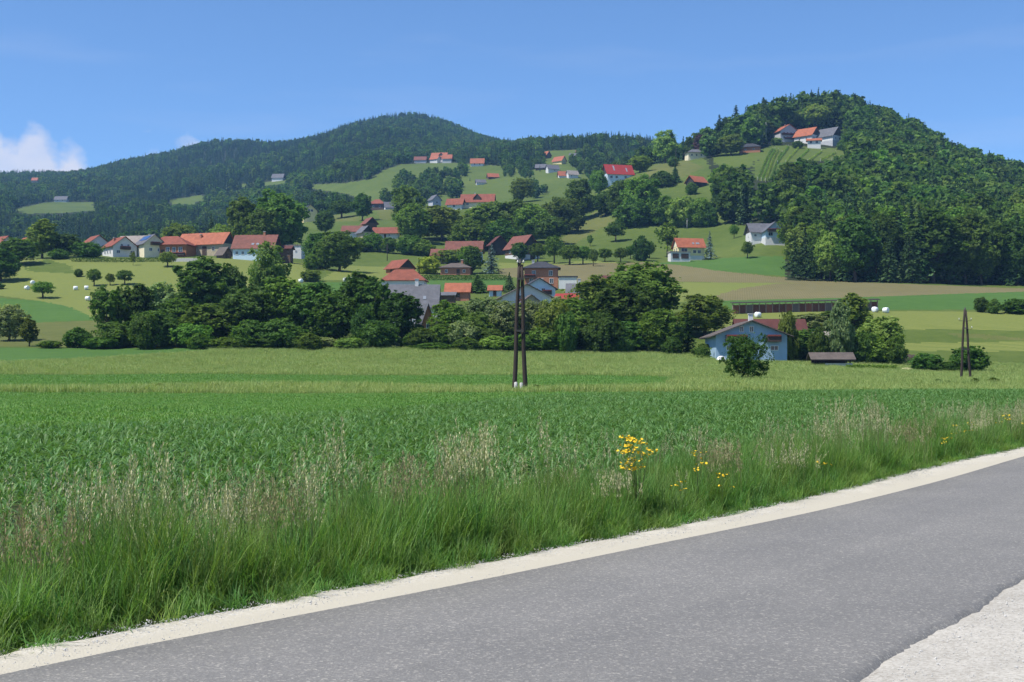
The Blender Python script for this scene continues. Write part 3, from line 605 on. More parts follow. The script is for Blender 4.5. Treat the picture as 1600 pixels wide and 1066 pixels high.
BELT = [
 ('round0', 14, None, 478, 56, 'willow', 240), ('tall0', 46, None, 500, 26, 'olive', 226), ('bush0', 78, None, 533, 34, 'mid', 222), ('bush1', 122, None, 513, 42, 'mid', 224),
 ('open0', 170, None, 452, 58, 'mid', 230), ('open1', 192, None, 448, 44, 'dark', 236), ('tall1', 216, None, 448, 52, 'dark', 232), ('willow0', 252, None, 446, 62, 'willow', 262),
 ('round1', 240, None, 488, 72, 'dark', 226), ('round2', 282, None, 470, 72, 'mid', 236), ('tall2', 318, None, 408, 82, 'dark', 262), ('round3', 362, None, 418, 56, 'dark', 266),
 ('round4', 332, None, 478, 84, 'mid', 230), ('bush2', 176, None, 505, 56, 'dark', 224), ('bush0', 300, None, 508, 62, 'mid', 224), ('round0', 388, None, 452, 88, 'dark', 232),
 ('willow1', 420, None, 384, 64, 'light', 300), ('round2', 446, None, 438, 92, 'mid', 240), ('round1', 494, None, 446, 88, 'dark', 236), ('bush1', 436, None, 500, 70, 'dark', 224),
 ('bush2', 392, None, 502, 60, 'mid', 223), ('tall0', 563, None, 431, 78, 'dark', 238), ('open1', 588, None, 440, 60, 'dark', 232), ('round4', 526, None, 462, 66, 'mid', 232), ('bush0', 548, None, 529, 46, 'light', 221),
 ('tall2', 628, None, 462, 58, 'dark', 228), ('bush2', 660, None, 514, 46, 'olive', 222), ('round3', 700, None, 474, 58, 'mid', 234), ('bush1', 676, None, 536, 60, 'mid', 220),
 ('round1', 692, None, 508, 46, 'mid', 224), ('bush0', 722, None, 505, 52, 'willow', 224), ('willow0', 752, None, 468, 70, 'willow', 236), ('bush1', 772, None, 526, 44, 'light', 221),
 ('willow1', 792, None, 474, 70, 'willow', 234), ('round0', 742, None, 490, 50, 'mid', 228), ('willow0', 838, None, 474, 66, 'willow', 236), ('willow1', 872, None, 467, 60, 'willow', 240), ('bush2', 812, None, 524, 62, 'mid', 221),
 ('round2', 898, None, 470, 66, 'mid', 232), ('bush0', 852, None, 515, 58, 'mid', 222), ('round3', 932, None, 438, 96, 'olive', 240), ('round0', 1002, None, 415, 118, 'mid', 252), ('round4', 972, None, 448, 100, 'dark', 236),
 ('bush1', 920, None, 500, 84, 'dark', 226), ('bush2', 985, None, 505, 90, 'dark', 226), ('round1', 1034, None, 486, 64, 'mid', 222), ('column0', 1074, None, 488, 24, 'dark', 224), ('round2', 1100, None, 463, 82, 'olive', 246),
 ('bush1', 1100, None, 538, 34, 'dark', 214), ('bush0', 1250, None, 518, 76, 'mid', 214), ('round4', 1262, None, 492, 66, 'willow', 246), ('round3', 1302, None, 486, 60, 'dark', 250), ('tall1', 1332, None, 461, 50, 'olive', 246),
 ('round0', 1376, None, 498, 70, 'light', 216), ('bush2', 1325, None, 522, 64, 'mid', 214), ('bush1', 1360, None, 525, 70, 'mid', 210), ('bush0', 1448, None, 554, 46, 'dark', 188), ('bush2', 1514, None, 543, 58, 'mid', 186), ('bush1', 1480, None, 566, 40, 'dark', 186),
]
_r = random.Random(4)
for _x in [160, 205, 228, 262, 310, 352, 372, 410, 462, 478, 512, 560, 600, 645, 688, 730, 765, 800, 862, 884, 940, 966, 1010, 1052] + [1235, 1280, 1310, 1345, 1390]:
    BELT.append(('bush%d' % _r.randrange(3), _x + _r.randint(-8, 8), None, 548 - _r.choice([20, 26, 34, 44, 56, 66, 74]), _r.randint(28, 58), _r.choice(['dark', 'dark', 'mid', 'mid', 'olive', 'willow']), _r.uniform(217, 226) if _x < 1100 else 208))
plant_list(BELT, 'trees and bushes along the stream', 'in the streamside belt behind the grass field')
SLOPE = [
 ('tall1', 66, 404, 345, 44, 'olive', None), ('round0', 100, 402, 367, 52, 'dark', None), ('round1', 26, 414, 374, 56, 'dark', None), ('round2', 2, 440, 392, 50, 'dark', None), ('bush0', 135, 403, 380, 44, 'mid', None), ('bush1', 92, 405, 390, 30, 'mid', None),
 ('tall0', 380, None, 312, 48, 'mid', 500), ('round3', 436, None, 304, 82, 'mid', 500), ('round4', 408, None, 330, 50, 'dark', 490), ('bush2', 345, None, 352, 34, 'light', 520), ('bush0', 280, None, 352, 46, 'olive', 540), ('spruce0', 330, None, 334, 16, 'spruce', 560),
 ('round0', 530, 424, 364, 62, 'dark', None), ('round2', 494, None, 366, 40, 'mid', 470), ('bush1', 500, 420, 385, 40, 'dark', None), ('bush2', 486, None, 398, 24, 'mid', 425),
 ('bush0', 486, 440, 423, 30, 'olive', None), ('round3', 508, None, 330, 30, 'dark', 640), ('orchard0', 534, 341, 314, 36, 'mid', None), ('tall2', 566, 345, 304, 26, 'dark', None), ('bush1', 560, None, 372, 44, 'mid', 545), ('round1', 608, 396, 372, 24, 'mid', None),
 ('bush2', 585, None, 366, 38, 'mid', 545), ('round4', 636, None, 294, 44, 'olive', 640), ('round0', 645, None, 322, 50, 'mid', 580), ('round2', 690, None, 324, 76, 'olive', 600), ('bush0', 640, 398, 370, 40, 'mid', None), ('bush1', 662, 400, 376, 34, 'mid', None),
 ('bush2', 670, 428, 402, 36, 'yellow', None), ('spruce1', 655, 428, 404, 9, 'spruce', None), ('bush0', 700, 412, 392, 46, 'olive', None), ('round1', 738, 428, 386, 30, 'dark', None), ('spruce2', 768, 428, 380, 25, 'blue', None), ('orchard1', 728, 420, 386, 26, 'mid', None),
 ('cone0', 746, None, 430, 36, 'dark', 345), ('cone0', 796, None, 426, 20, 'spruce', 345), ('round3', 762, None, 318, 64, 'mid', 620), ('round4', 802, None, 316, 60, 'dark', 620), ('round0', 832, None, 322, 54, 'mid', 600), ('bush1', 782, None, 346, 60, 'dark', 560), ('bush2', 735, None, 345, 60, 'mid', 560),
 ('round1', 815, None, 280, 36, 'olive', 820), ('round2', 905, None, 283, 44, 'dark', 690), ('bush0', 880, None, 312, 60, 'olive', 640), ('round3', 860, None, 340, 46, 'dark', 590), ('bush2', 920, 330, 305, 30, 'mid', None),
 ('bush1', 1002, 408, 370, 26, 'dark', None), ('orchard2', 1015, 404, 378, 20, 'mid', None), ('orchard0', 962, 378, 348, 30, 'mid', None), ('open1', 1042, 402, 350, 32, 'olive', None), ('spruce0', 1109, 406, 362, 18, 'blue', None), ('orchard1', 1147, 373, 352, 14, 'mid', None), ('orchard2', 1168, 404, 378, 20, 'mid', None),
 ('round0', 946, 338, 300, 36, 'dark', None), ('round1', 972, 346, 284, 50, 'dark', None), ('round4', 1002, 352, 278, 52, 'mid', None), ('bush0', 990, 354, 318, 54, 'dark', None), ('bush1', 1040, 352, 308, 44, 'mid', None), ('bush2', 1066, 354, 310, 46, 'light', None), ('bush0', 1092, 354, 312, 42, 'mid', None), ('bush1', 1108, 354, 322, 26, 'dark', None), ('bush2', 1030, 348, 315, 40, 'dark', None),
 ('round2', 1040, None, 206, 38, 'light', 860), ('bush0', 1052, None, 246, 16, 'dark', 800), ('tall0', 1094, None, 211, 20, 'purple', 860), ('cone0', 1055, 286, 258, 16, 'dark', None), ('bush1', 1035, 292, 268, 34, 'dark', None), ('bush2', 1080, 304, 286, 18, 'mid', None), ('round3', 1142, None, 212, 40, 'light', 820), ('round4', 1115, None, 222, 36, 'dark', 830), ('bush0', 935, 300, 268, 24, 'mid', None), ('round0', 1000, 268, 245, 36, 'olive', 800), ('bush1', 1128, 330, 300, 34, 'dark', None),
 ('bush0', 1533, 488, 466, 20, 'dark', None), ('bush1', 1553, 490, 468, 20, 'dark', None), ('bush2', 1588, 490, 468, 44, 'mid', None),
]
plant_list(SLOPE, 'trees on the slopes around the village', 'on the slope among the farmhouses')
ORCH = [('orchard0', 67, 466, 441, 31, 'mid', None), ('orchard1', 147, 447, 421, 22, 'dark', None), ('orchard2', 172, 446, 428, 15, 'olive', None), ('orchard0', 195, 445, 423, 24, 'mid', None), ('bush0', 123, 433, 421, 12, 'mid', None), ('open0', 157, 481, 451, 28, 'dark', None), ('orchard2', 262, 417, 394, 30, 'olive', None), ('open0', 208, 415, 394, 10, 'olive', None), ('bush1', -6, 452, 440, 22, 'dark', None),
 ('round1', 812, 407, 380, 25, 'dark', None), ('orchard1', 840, 410, 381, 26, 'mid', None), ('orchard2', 866, 412, 370, 32, 'mid', None), ('orchard0', 890, 414, 384, 32, 'dark', None), ('orchard1', 911, 413, 386, 26, 'mid', None), ('orchard2', 927, 416, 390, 15, 'dark', None), ('orchard0', 945, 409, 389, 22, 'dark', None), ('orchard1', 970, 410, 388, 24, 'mid', None), ('orchard2', 985, 405, 385, 18, 'dark', None), ('open0', 868, 378, 362, 14, 'olive', None), ('orchard0', 922, 385, 368, 9, 'olive', None)]
plant_list(ORCH, 'fruit trees standing in the meadows', 'standing in the mown meadow')
TOPS = [('spruce0', 1124, None, 180, 28, 'spruce', 900), ('round1', 1136, None, 186, 36, 'dark', 905), ('spruce1', 1150, None, 165, 33, 'spruce', 915), ('round2', 1164, None, 180, 34, 'mid', 905), ('spruce2', 1178, None, 164, 30, 'spruce', 920), ('spruce0', 1193, None, 153, 30, 'spruce', 925), ('spruce1', 1208, None, 163, 28, 'spruce', 930), ('round3', 1200, None, 190, 36, 'dark', 915), ('spruce2', 1235, None, 152, 30, 'spruce', 950), ('spruce0', 1262, None, 150, 30, 'spruce', 955), ('spruce1', 1290, None, 147, 30, 'spruce', 955), ('spruce2', 1310, None, 141, 28, 'spruce', 955), ('spruce0', 1336, None, 147, 30, 'spruce', 950), ('round0', 1275, None, 166, 44, 'light', 925), ('round4', 1245, None, 176, 36, 'dark', 930), ('spruce1', 1352, None, 158, 28, 'spruce', 950)]
TOPS += [('bush0', 1246, 232, 221, 16, 'mid', None), ('bush1', 1322, 236, 218, 26, 'dark', None), ('bush2', 1338, 238, 222, 24, 'mid', None), ('bush0', 1214, 227, 216, 16, 'light', None)]
plant_list(TOPS, 'tall trees around the hilltop houses', 'rising against the sky by the hilltop houses')
# the dark bushy young tree alone in the grass field
p = hit(1168, 595, 100); tree('fine0', p, 70 * p[1] / FPX, 78 * p[1] / FPX, 'dark', 'leafy_tree', 'dark dense young tree alone in the grass field before the blue house', None, 'tree')

# woods: the nearest trees of the hill stand singly, the rest is one mass
def low_kinds():
    out = []
    for i in range(4): out.append(conifer(300 + i, H=12, Rr=2.3, levels=19, nb=7, leaf=.55, per=3)[1])
    for i in range(4): out.append(decid(320 + i, H=10, Rr=3.5, z0=.6, nl=14, n=800, leaf=.62, lobe=(.3, .44))[1])
    return out
LOWK = low_kinds()
def low_variant(me, leaf):
    m = me.copy(); m.materials.clear(); m.materials.append(LEAF[leaf]); return m
WOODK = [low_variant(LOWK[i], 'spruce') for i in range(4)] + [low_variant(LOWK[4 + i], l) for i, l in enumerate(('dark', 'dark', 'mid', 'dark'))]
def woods():
    rng = np.random.default_rng(21)
    keep = [(1205, 1250, 198, 226, 915), (1240, 1318, 198, 234, 905), (1155, 1192, 222, 240, 832), (1068, 1112, 230, 248, 812), (1166, 1226, 345, 380, 545), (1068, 1108, 272, 298, 705), (935, 992, 255, 286, 735)]
    def visible(X, Y, h):
        """top of the tree above every ground line in front of it"""
        z = gz(X, Y); top = rowpx(X, Y, z + h); base = rowpx(X, Y, z); ok = np.ones(len(X), bool); xp = X / Y * FPX
        for f in np.linspace(.3, .97, 24): Yf = Y * f; ok &= top < rowpx(0, Yf, gz(xp / FPX * Yf, Yf)) + 1
        return ok, base, top, xp + CX
    def blocked(xp, base, top, Y, h, polys, half):
        b = np.zeros(len(xp), bool)
        for p in polys:
            for t in (.0, .35, .7, .95):
                for s in (-.6, .6): b |= inpoly(xp + s * half, base + (top - base) * t, p)
        return b
    # right hill
    n = 30000; Y = rng.uniform(400, 1150, n); X = rng.uniform(60, 620, n); h = rng.uniform(12, 21, n)
    vis, base, top, xp = visible(X, Y, h); m = inpoly(xp, base, FOREST_POLY) & vis
    con = rng.uniform(size=n) < np.clip(np.where(base < 250, .36, .2) + .5 * np.sin(X / 36 + 1.6 * np.sin(Y / 52)) * np.sin(Y / 43 + .7), .03, .9); h = h * (1 + .2 * np.sin(X / 24 + 2) * np.sin(Y / 31))
    h = np.where(con, h * 1.15, h); half = h * .3 * FPX / Y
    top = rowpx(X, Y, gz(X, Y) + h)
    m &= ~blocked(xp, base, top, Y, h, CLEAR, half)
    for x0, x1, y0, y1, Dp in keep: m &= ~((xp + half * .6 > x0) & (xp - half * .6 < x1) & (top < y1) & (base > y0) & (Y < Dp + 14))
    k = np.where(m)[0]; cell = {}; sel = []
    for i in k:                                   # keep the trunks apart
        key = (int(X[i] / 7.0), int(Y[i] / 7.0))
        if key in cell: continue
        cell[key] = 1; sel.append(i)
    sel = np.array(sel); 
    size = h[sel] / Y[sel] * np.where(base[sel] > 395, 1.25, 1) * np.where((top[sel] < 200) | (np.abs(xp[sel] - 1225) < 14), 1.1, 1)
    order = sel[np.argsort(-size)]; one, mass = order[:300], order[300:]
    dk = ['round0', 'round1', 'round2', 'round3', 'round4', 'tall0', 'tall1', 'tall2']; ck = ['spruce0', 'spruce1', 'spruce2']
    for i in one:
        loc = (float(X[i]), float(Y[i]), float(gz(X[i], Y[i]))); fr = base[i] > 400
        leaf = 'spruce' if con[i] else random.choice(['dark', 'dark', 'dark', 'mid', 'mid', 'olive', 'dark', 'light'])
        where = 'along the foot of the wood on the right hill' if base[i] > 415 else 'on the skyline of the wooded right hill' if top[i] < 215 else 'on the left flank of the wooded right hill' if xp[i] < 1235 else 'in the middle of the wood covering the right hill'
        if con[i]: tree(random.choice(ck), loc, float(h[i]), float(h[i]) * .36, leaf, 'spruce_tree', 'dark spruce ' + where, 'spruces of the hill wood')
        else: tree(random.choice(dk), loc, float(h[i]), float(h[i]) * random.uniform(.55, .75), leaf, 'broadleaf_tree', ADJ[leaf] + ' broadleaf tree ' + where, 'broadleaf trees of the hill wood')
    def scat(name, idx, X, Y, h, con, label):
        z = gz(X[idx], Y[idx]); n = len(idx); var = np.where(con[idx], rng.integers(0, 4, n), rng.integers(4, 8, n)); s = h[idx] / np.where(con[idx], 12, 10); wv = rng.uniform(.85, 1.25, n)
        gn_scatter(name, np.stack([X[idx], Y[idx], z - .4], 1), np.stack([rng.normal(0, .03, n), rng.normal(0, .03, n), rng.uniform(0, 6.28, n)], 1), np.stack([s * wv, s * wv, s], 1), var, WOODK, label, 'forest')
    scat('hillside_forest', mass, X, Y, h, con, 'dense mixed wood covering the steep hill on the right')
    # far mountains
    n = 120000; Y = np.sqrt(rng.uniform(900 ** 2, 2650 ** 2, n)); xp0 = rng.uniform(-160, 1130, n); X = (xp0 - CX) / FPX * Y
    con = rng.uniform(size=n) < .62 + .36 * np.sin(X / 130 + np.sin(Y / 160) * 2) * np.sin(Y / 210); h = rng.uniform(8, 16, n) * np.where(con, 1.1, .95) * (1 + .28 * np.sin(X / 57 + 2 * np.sin(Y / 91)) * np.sin(Y / 73 + 1))
    vis, base, top, xp = visible(X, Y, h); half = h * .25 * FPX / Y
    m = vis & ~blocked(xp, base, top, Y, h, [p for p in FAR_CLEAR], half)
    # hedges and copses inside the big clearing
    cop = [[(618, 312), (622, 282), (640, 272), (652, 290), (664, 268), (682, 266), (690, 292), (672, 318)], [(684, 275), (700, 264), (726, 262), (734, 272), (700, 278)], [(690, 305), (705, 288), (722, 288), (716, 310)], [(728, 285), (735, 275), (742, 290)], [(760, 262), (800, 258), (845, 262), (840, 276), (770, 274)], [(765, 290), (775, 284), (778, 298)], [(820, 300), (850, 280), (860, 290), (840, 310)], [(905, 262), (925, 262), (925, 300), (900, 290)], [(600, 312), (618, 312), (600, 325)], [(835, 262), (842, 240), (850, 255), (850, 266)], [(888, 258), (905, 245), (912, 262)]]
    ic = np.zeros(n, bool)
    for p in cop: ic |= inpoly(xp, base - 3, p)
    hs = np.where(ic, h * .72, h); con = np.where(ic, rng.uniform(size=n) < .12, con)
    m2 = vis & ic & (Y > 950) & (Y < 1500) & (rng.uniform(size=n) < .5)
    farkeep = [(84, 108, 302, 317), (422, 448, 268, 284), (48, 62, 276, 285), (644, 710, 234, 255), (732, 782, 244, 262), (742, 780, 269, 290), (846, 912, 233, 278), (836, 876, 256, 270)]
    for x0, x1, y0, y1 in farkeep: hit_ = (xp + half > x0) & (xp - half < x1) & (top < y1) & (base > y1 - 2) & (base < y1 + 30); m &= ~hit_; m2 &= ~hit_
    idx = np.where((m | m2) & (Y > 900))[0]; cell = set(); sel = []
    for i in idx:
        g = 4.6 + Y[i] / 900; key = (int(X[i] / g), int(Y[i] / g))
        if key in cell: continue
        cell.add(key); sel.append(i)
    scat('mountain_forest', np.array(sel), X, Y, hs, con, 'dark blue green forest covering the far mountains')
    print('woods', len(one), len(mass), len(sel))
woods()

# ---------------------------------------------------------------- buildings
ROOF = {'red': tiled('roof_red', (.21, .062, .037)), 'orange': tiled('roof_orange', (.31, .098, .05)), 'brownred': tiled('roof_brown_red', (.165, .06, .043)), 'bright': tiled('roof_bright_red', (.25, .026, .024), .15),
        'grey': tiled('roof_grey', (.11, .112, .125)), 'dark': tiled('roof_dark', (.04, .042, .05)), 'brown': tiled('roof_brown', (.105, .085, .072)), 'pale': tiled('roof_pale', (.24, .21, .185)), 'rust': tiled('roof_rust', (.10, .034, .028))}
WALL = {'white': plain('plaster_white', (.6, .6, .585), .85, .08, 1.2), 'blue': plain('plaster_blue_shaded', (.29, .41, .52), .85, .08, 1.2), 'paleblue_and_shade': plain('plaster_pale_blue_and_shade', (.5, .62, .70), .85, .08, 1.2), 'yellow': plain('plaster_yellow', (.72, .6, .3), .85, .1, 1.2), 'cream': plain('plaster_cream', (.7, .63, .45), .85, .1, 1.2),  # blue darkened to carry the gable's shade; pale blue also paints white walls' shade
        'brick': plain('bare_brick', (.36, .16, .095), .9, .3, 5), 'wood': boards('brown_boards', (.11, .065, .04)), 'dark': boards('dark_boards', (.035, .025, .02)), 'orange': boards('orange_boards', (.32, .13, .05)), 'beige': plain('plaster_beige', (.42, .35, .24), .9, .25, 2), 'grey': plain('plaster_grey', (.42, .43, .44), .9, .15, 2)}
FRAME = plain('window_frame_white', (.7, .7, .68), .6, .05); SHUT = boards('shutter_brown', (.06, .035, .025)); BALC = boards('balcony_wood', (.055, .033, .024)); FLOWER = plain('balcony_flowers', (.2, .05, .04), .8, .4, 20); SOLAR = plain('solar_glass', (.03, .07, .2), .2, .1, 5, .6); CONC = plain('concrete', (.45, .44, .41), .9, .2, 3)
WCACHE = {}
def win_meshes(w, h):
    key = (round(w, 1), round(h, 1))
    if key not in WCACHE:
        w, h = max(.4, key[0]), max(.4, key[1]); t = .09
        f = MB().box(-w / 2, w / 2, -.06, .05, -h / 2, -h / 2 + t).box(-w / 2, w / 2, -.06, .05, h / 2 - t, h / 2).box(-w / 2, -w / 2 + t, -.06, .05, -h / 2 + t, h / 2 - t).box(w / 2 - t, w / 2, -.06, .05, -h / 2 + t, h / 2 - t).box(-.03, .03, -.05, .05, -h / 2 + t, h / 2 - t)
        p = MB().box(-w / 2 + t, w / 2 - t, -.025, .04, -h / 2 + t, h / 2 - t)
        WCACHE[key] = (mesh_np('window', f.V, f.F, FRAME), mesh_np('pane', p.V, p.F, glass()))
    return WCACHE[key]
def face_pos(face, u, L, W):
    return {'F': ((u * L, -W / 2, 0), 0.0), 'B': ((-u * L, W / 2, 0), math.pi), 'R': ((L / 2, u * W, 0), math.pi / 2), 'L': ((-L / 2, -u * W, 0), -math.pi / 2)}[face]
def house(label, x, y, D, L, W, h, rise, rz, roof, wall, name='house', cat='house', hip=False, wins=(), bal=(), door=(), chim=(), gable=None, over=3.0, shed=False, flat=False, solar=None, dormer=(), lower=None, skylight=(), group=None):
    """sizes are picture pixels at the building's own distance; rz turns the ridge (0 = parallel to the picture)"""
    if D is not None and D < 0: q = hit(x, y, 150); p = at(x, q[1] + D); D = None; p = (p[0], p[1], q[2])
    else: p = at(x, D) if D else hit(x, y, 150)
    if not D: kk = p[1] / FPX; back = .42 * kk * (W * abs(math.cos(R(rz))) + L * abs(math.sin(R(rz)))); sc_ = (p[1] + back) / p[1]; p = (p[0] * sc_, p[1] + back, EYE + (p[2] - EYE) * sc_)
    if D and y: p = (p[0], p[1], EYE + D * (HOR - y) / FPX)
    k = p[1] / FPX; L, W, h, rise, o = L * k, W * k, h * k, rise * k, min(over * k, .9)
    e = empty(name, p, R(rz)); tag(e, label, cat, group); wm = WALL[wall]; t = .16
    hl, hw = L / 2, W / 2; z0 = -min(6.0, .5 * W + 1.5)
    if flat:
        MB().box(-hl, hl, -hw, hw, z0, h).build('wall', wm, e); MB().box(-hl - .25, hl + .25, -hw - .25, hw + .25, h, h + max(.35, rise)).build('roof', ROOF[roof], e)
    elif hip:
        MB().box(-hl, hl, -hw, hw, z0, h).build('wall', wm, e); r = max(L - W, .12 * L) / 2; ex, ey = hl + o, hw + o
        MB().poly([(-ex, -ey, h), (ex, -ey, h), (ex, ey, h), (-ex, ey, h), (-ex, -ey, h + t), (ex, -ey, h + t), (ex, ey, h + t), (-ex, ey, h + t), (-r, 0, h + t + rise), (r, 0, h + t + rise)],
                  [(3, 2, 1, 0), (0, 1, 5, 4), (1, 2, 6, 5), (2, 3, 7, 6), (3, 0, 4, 7), (4, 5, 9, 8), (5, 6, 9), (6, 7, 8, 9), (7, 4, 8)]).build('roof', ROOF[roof], e)
    else:
        MB().poly([(-hl, -hw, z0), (hl, -hw, z0), (hl, hw, z0), (-hl, hw, z0), (-hl, -hw, h), (hl, -hw, h), (hl, hw, h), (-hl, hw, h), (-hl, 0, h + rise), (hl, 0, h + rise)],
                  [(0, 1, 5, 4), (2, 3, 7, 6), (1, 2, 6, 9, 5), (3, 0, 4, 8, 7), (4, 5, 9, 8), (6, 7, 8, 9), (3, 2, 1, 0)]).build('wall', wm, e)
        s = rise / hw; rm = MB(); ex = hl + o; ez = h - o * s
        for sg in (-1, 1):
            yb = sg * (hw + o); a = .02
            pts = [(-ex, 0, h + rise + a), (ex, 0, h + rise + a), (ex, yb, ez + a), (-ex, yb, ez + a), (-ex, 0, h + rise + a + t), (ex, 0, h + rise + a + t), (ex, yb, ez + a + t), (-ex, yb, ez + a + t)]
            fs = [(0, 1, 2, 3), (7, 6, 5, 4), (3, 2, 6, 7), (0, 3, 7, 4), (2, 1, 5, 6)]
            rm.poly(pts, fs if sg < 0 else [tuple(reversed(f)) for f in fs])
        ro = rm.build('roof', ROOF[roof], e)
        for (u, v, sw, sh) in skylight:
            yy = -hw * (1 - v); zz = h + rise * v + .24; a = math.atan(s); so = MB().box(-sw * k / 2, sw * k / 2, -sh * k / 2, sh * k / 2, -.05, .06).build('skylight', plain('skylight_glass', (.22, .24, .27), .2, .1, 4, .5), ro); so.location = (u * L, yy, zz); so.rotation_euler = (a, 0, 0)
        if solar:
            a = math.atan(s); so = MB().box(-hl * .7, hl * .7, -hw * .33, hw * .33, -.03, .06).build('solar_panel', SOLAR, ro); so.location = (0, -hw * .42, h + rise * .58 + .26); so.rotation_euler = (a, 0, 0)
        if gable:
            for sg in (-1, 1):
                x0, x1 = (hl + .004, hl + .06) if sg > 0 else (-hl - .06, -hl - .004); q = hw * .995
                MB().poly([(x0, -q, h - .1), (x0, q, h - .1), (x0, 0, h + rise - .03), (x1, -q, h - .1), (x1, q, h - .1), (x1, 0, h + rise - .03)], [(0, 2, 1), (3, 4, 5), (0, 1, 4, 3), (1, 2, 5, 4), (2, 0, 3, 5)]).build('gable_boarding', WALL[gable], e)
        for (u, dw, dh) in dormer:                       # gabled dormer on the front slope
            dw, dh = dw * k, dh * k; yf = -hw * .86; zb = h + rise * .14 - .1; zt = zb + dh; ym = -hw * (1 - min(.95, (zt - h) / rise))
            d = MB().poly([(-dw / 2, yf, zb), (dw / 2, yf, zb), (dw / 2, yf, zb + dh * .35), (0, yf, zt), (-dw / 2, yf, zb + dh * .35)], [(0, 1, 2, 3, 4)]).build('dormer', WALL['dark'], e); d.location = (u * L, 0, 0)
            q = dw / 2 + .35; zs = zb + dh * .35 - .3; r_ = MB().poly([(-q, yf - .3, zs), (0, yf - .3, zt + .15), (q, yf - .3, zs), (-q, ym, zs + .1), (0, ym + .5, zt + .15), (q, ym, zs + .1), (-q, yf - .3, zs - .15), (0, yf - .3, zt), (q, yf - .3, zs - .15)], [(0, 3, 4, 1), (1, 4, 5, 2), (0, 1, 7, 6), (1, 2, 8, 7)]).build('dormer_roof', ROOF[roof], d)
    if lower: MB().box(-hl - .05, hl + .05, -hw - .05, hw + .05, z0, h * lower[1]).build('plinth', WALL[lower[0]], e)
    for (fc, u, v, ww, wh) in wins:
        (px, py, _), a = face_pos(fc, u, L + .1 * (fc in 'LR') , W + .1 * (fc in 'FB')); fm, pm = win_meshes(ww * k, wh * k); o_ = obj('window', fm, e, (px, py, v * h), a); obj('pane', pm, o_)
    for (fc, u, dw, dh) in door:
        (px, py, _), a = face_pos(fc, u, L + .1 * (fc in 'LR'), W + .1 * (fc in 'FB')); d = MB().box(-dw * k / 2, dw * k / 2, -.06, .05, -.2, dh * k).build('door', SHUT, e); d.location = (px, py, 0); d.rotation_euler = (0, 0, a); MB().box(dw * k * .3, dw * k * .3 + .06, -.12, -.05, .95, 1.05).build('handle', FRAME, d)
    for (fc, u, v, bw) in bal:
        (px, py, _), a = face_pos(fc, u, L, W); b = MB().box(-bw * k / 2, bw * k / 2, -1.2, -.03, -.15, 0).box(-bw * k / 2, bw * k / 2, -1.2, -1.12, 0, .95).box(-bw * k / 2, -bw * k / 2 + .08, -1.12, -.03, 0, .95).box(bw * k / 2 - .08, bw * k / 2, -1.12, -.03, 0, .95).build('balcony', BALC, e); b.location = (px, py, v * h); b.rotation_euler = (0, 0, a)
        MB().box(-bw * k / 2 + .1, bw * k / 2 - .1, -1.36, -1.21, .72, .98).build('flower_box', FLOWER, b)
    for (u, v, cm) in chim:
        yy = v * hw; zz = (h + rise * (1 - abs(v))) if not flat else h; c = MB().box(-.35, .35, -.35, .35, -.4, 1.2).build('chimney', WALL[cm], e); c.location = (u * L, yy, zz); MB().box(-.45, .45, -.45, .45, 1.2, 1.35).build('cap', CONC, c)
    if max(L, W) > 32 or h < 1.6 or max(L, W) < 4: print('size?', label, round(L, 1), round(W, 1), round(h, 1), round(rise, 1), 'D', round(p[1]))
    return e
def row(fc, us, v, w=4.5, h=5.5): return [(fc, u, v, w, h) for u in us]
# left village
house('white house with brown red roof half hidden behind trees, left of the village', 149, None, 480, 34, 34, 16, 13, -52, 'red', 'white', wins=row('R', (-.2, .2), .75), bal=[('R', 0, .45, 18)], chim=[(.1, .3, 'brick')])
house('white gabled house with red roof and dark balcony above the long hedge', 187, 402, None, 44, 38, 16, 14, -52, 'red', 'white', wins=row('R', (-.14, .14), 1.05, 4, 4.5) + row('R', (-.28, .3), .4, 6, 5) + row('F', (-.25, 0, .25), .45), bal=[('R', 0, .68, 15)], chim=[(-.05, -.4, 'brick')])
house('long grey roofed building behind the white gabled house', 212, None, 478, 46, 32, 16, 12, -14, 'pale', 'beige', wins=row('F', (-.2, .2), .5))
house('ochre gabled house with grey roof and blue solar panels', 234, None, 462, 40, 34, 19, 14, -52, 'grey', 'cream', solar=True, wins=row('R', (-.2, .2), .5, 5, 5), bal=[('R', 0, .9, 14)], chim=[(-.2, .2, 'white')])
house('wide house with red hipped roof and timber walls behind a terrace', 268, 402, None, 66, 44, 17, 15, -8, 'red', 'orange', hip=True, wins=row('F', (-.36, -.2, .05, .2, .36), .55, 6, 8), door=[('F', -.08, 5, 10)], bal=[('F', .2, .05, 36)])
house('long farm building with orange tiled roof and dark gable', 322, 400, None, 82, 34, 18, 17, -20, 'orange', 'beige', gable='dark', wins=row('F', (-.3, -.1, .3), .5, 5, 6), door=[('F', .1, 8, 13)], chim=[(-.05, -.45, 'brick')])
house('small brown roofed shed against the long orange roofed farm building', 350, 404, None, 17, 16, 7, 10, -40, 'brown', 'wood', name='shed', cat='shed', door=[('R', 0, 6, 7)])
house('farmhouse with dull red tiled roof above the light green round tree', 401, 408, None, 64, 38, 20, 20, -6, 'brownred', 'paleblue_and_shade', gable='dark', wins=row('F', (-.4, -.25, -.1, .1, .3), .55), chim=[(.2, 0, 'brick')], skylight=[(-.02, .2, 4, 4), (.1, .2, 4, 4)])
house('plain white flat roofed annex in the sun beside the dull red roof', 462, 404, None, 24, 22, 19, 1, -6, 'pale', 'white', name='annex', flat=True, wins=[('F', .15, .55, 3, 3)])
house('low rust roofed lean-to between the dull red roof and white annex', 447, None, 452, 18, 16, 22, 4, -6, 'rust', 'wood', name='shed', cat='shed')
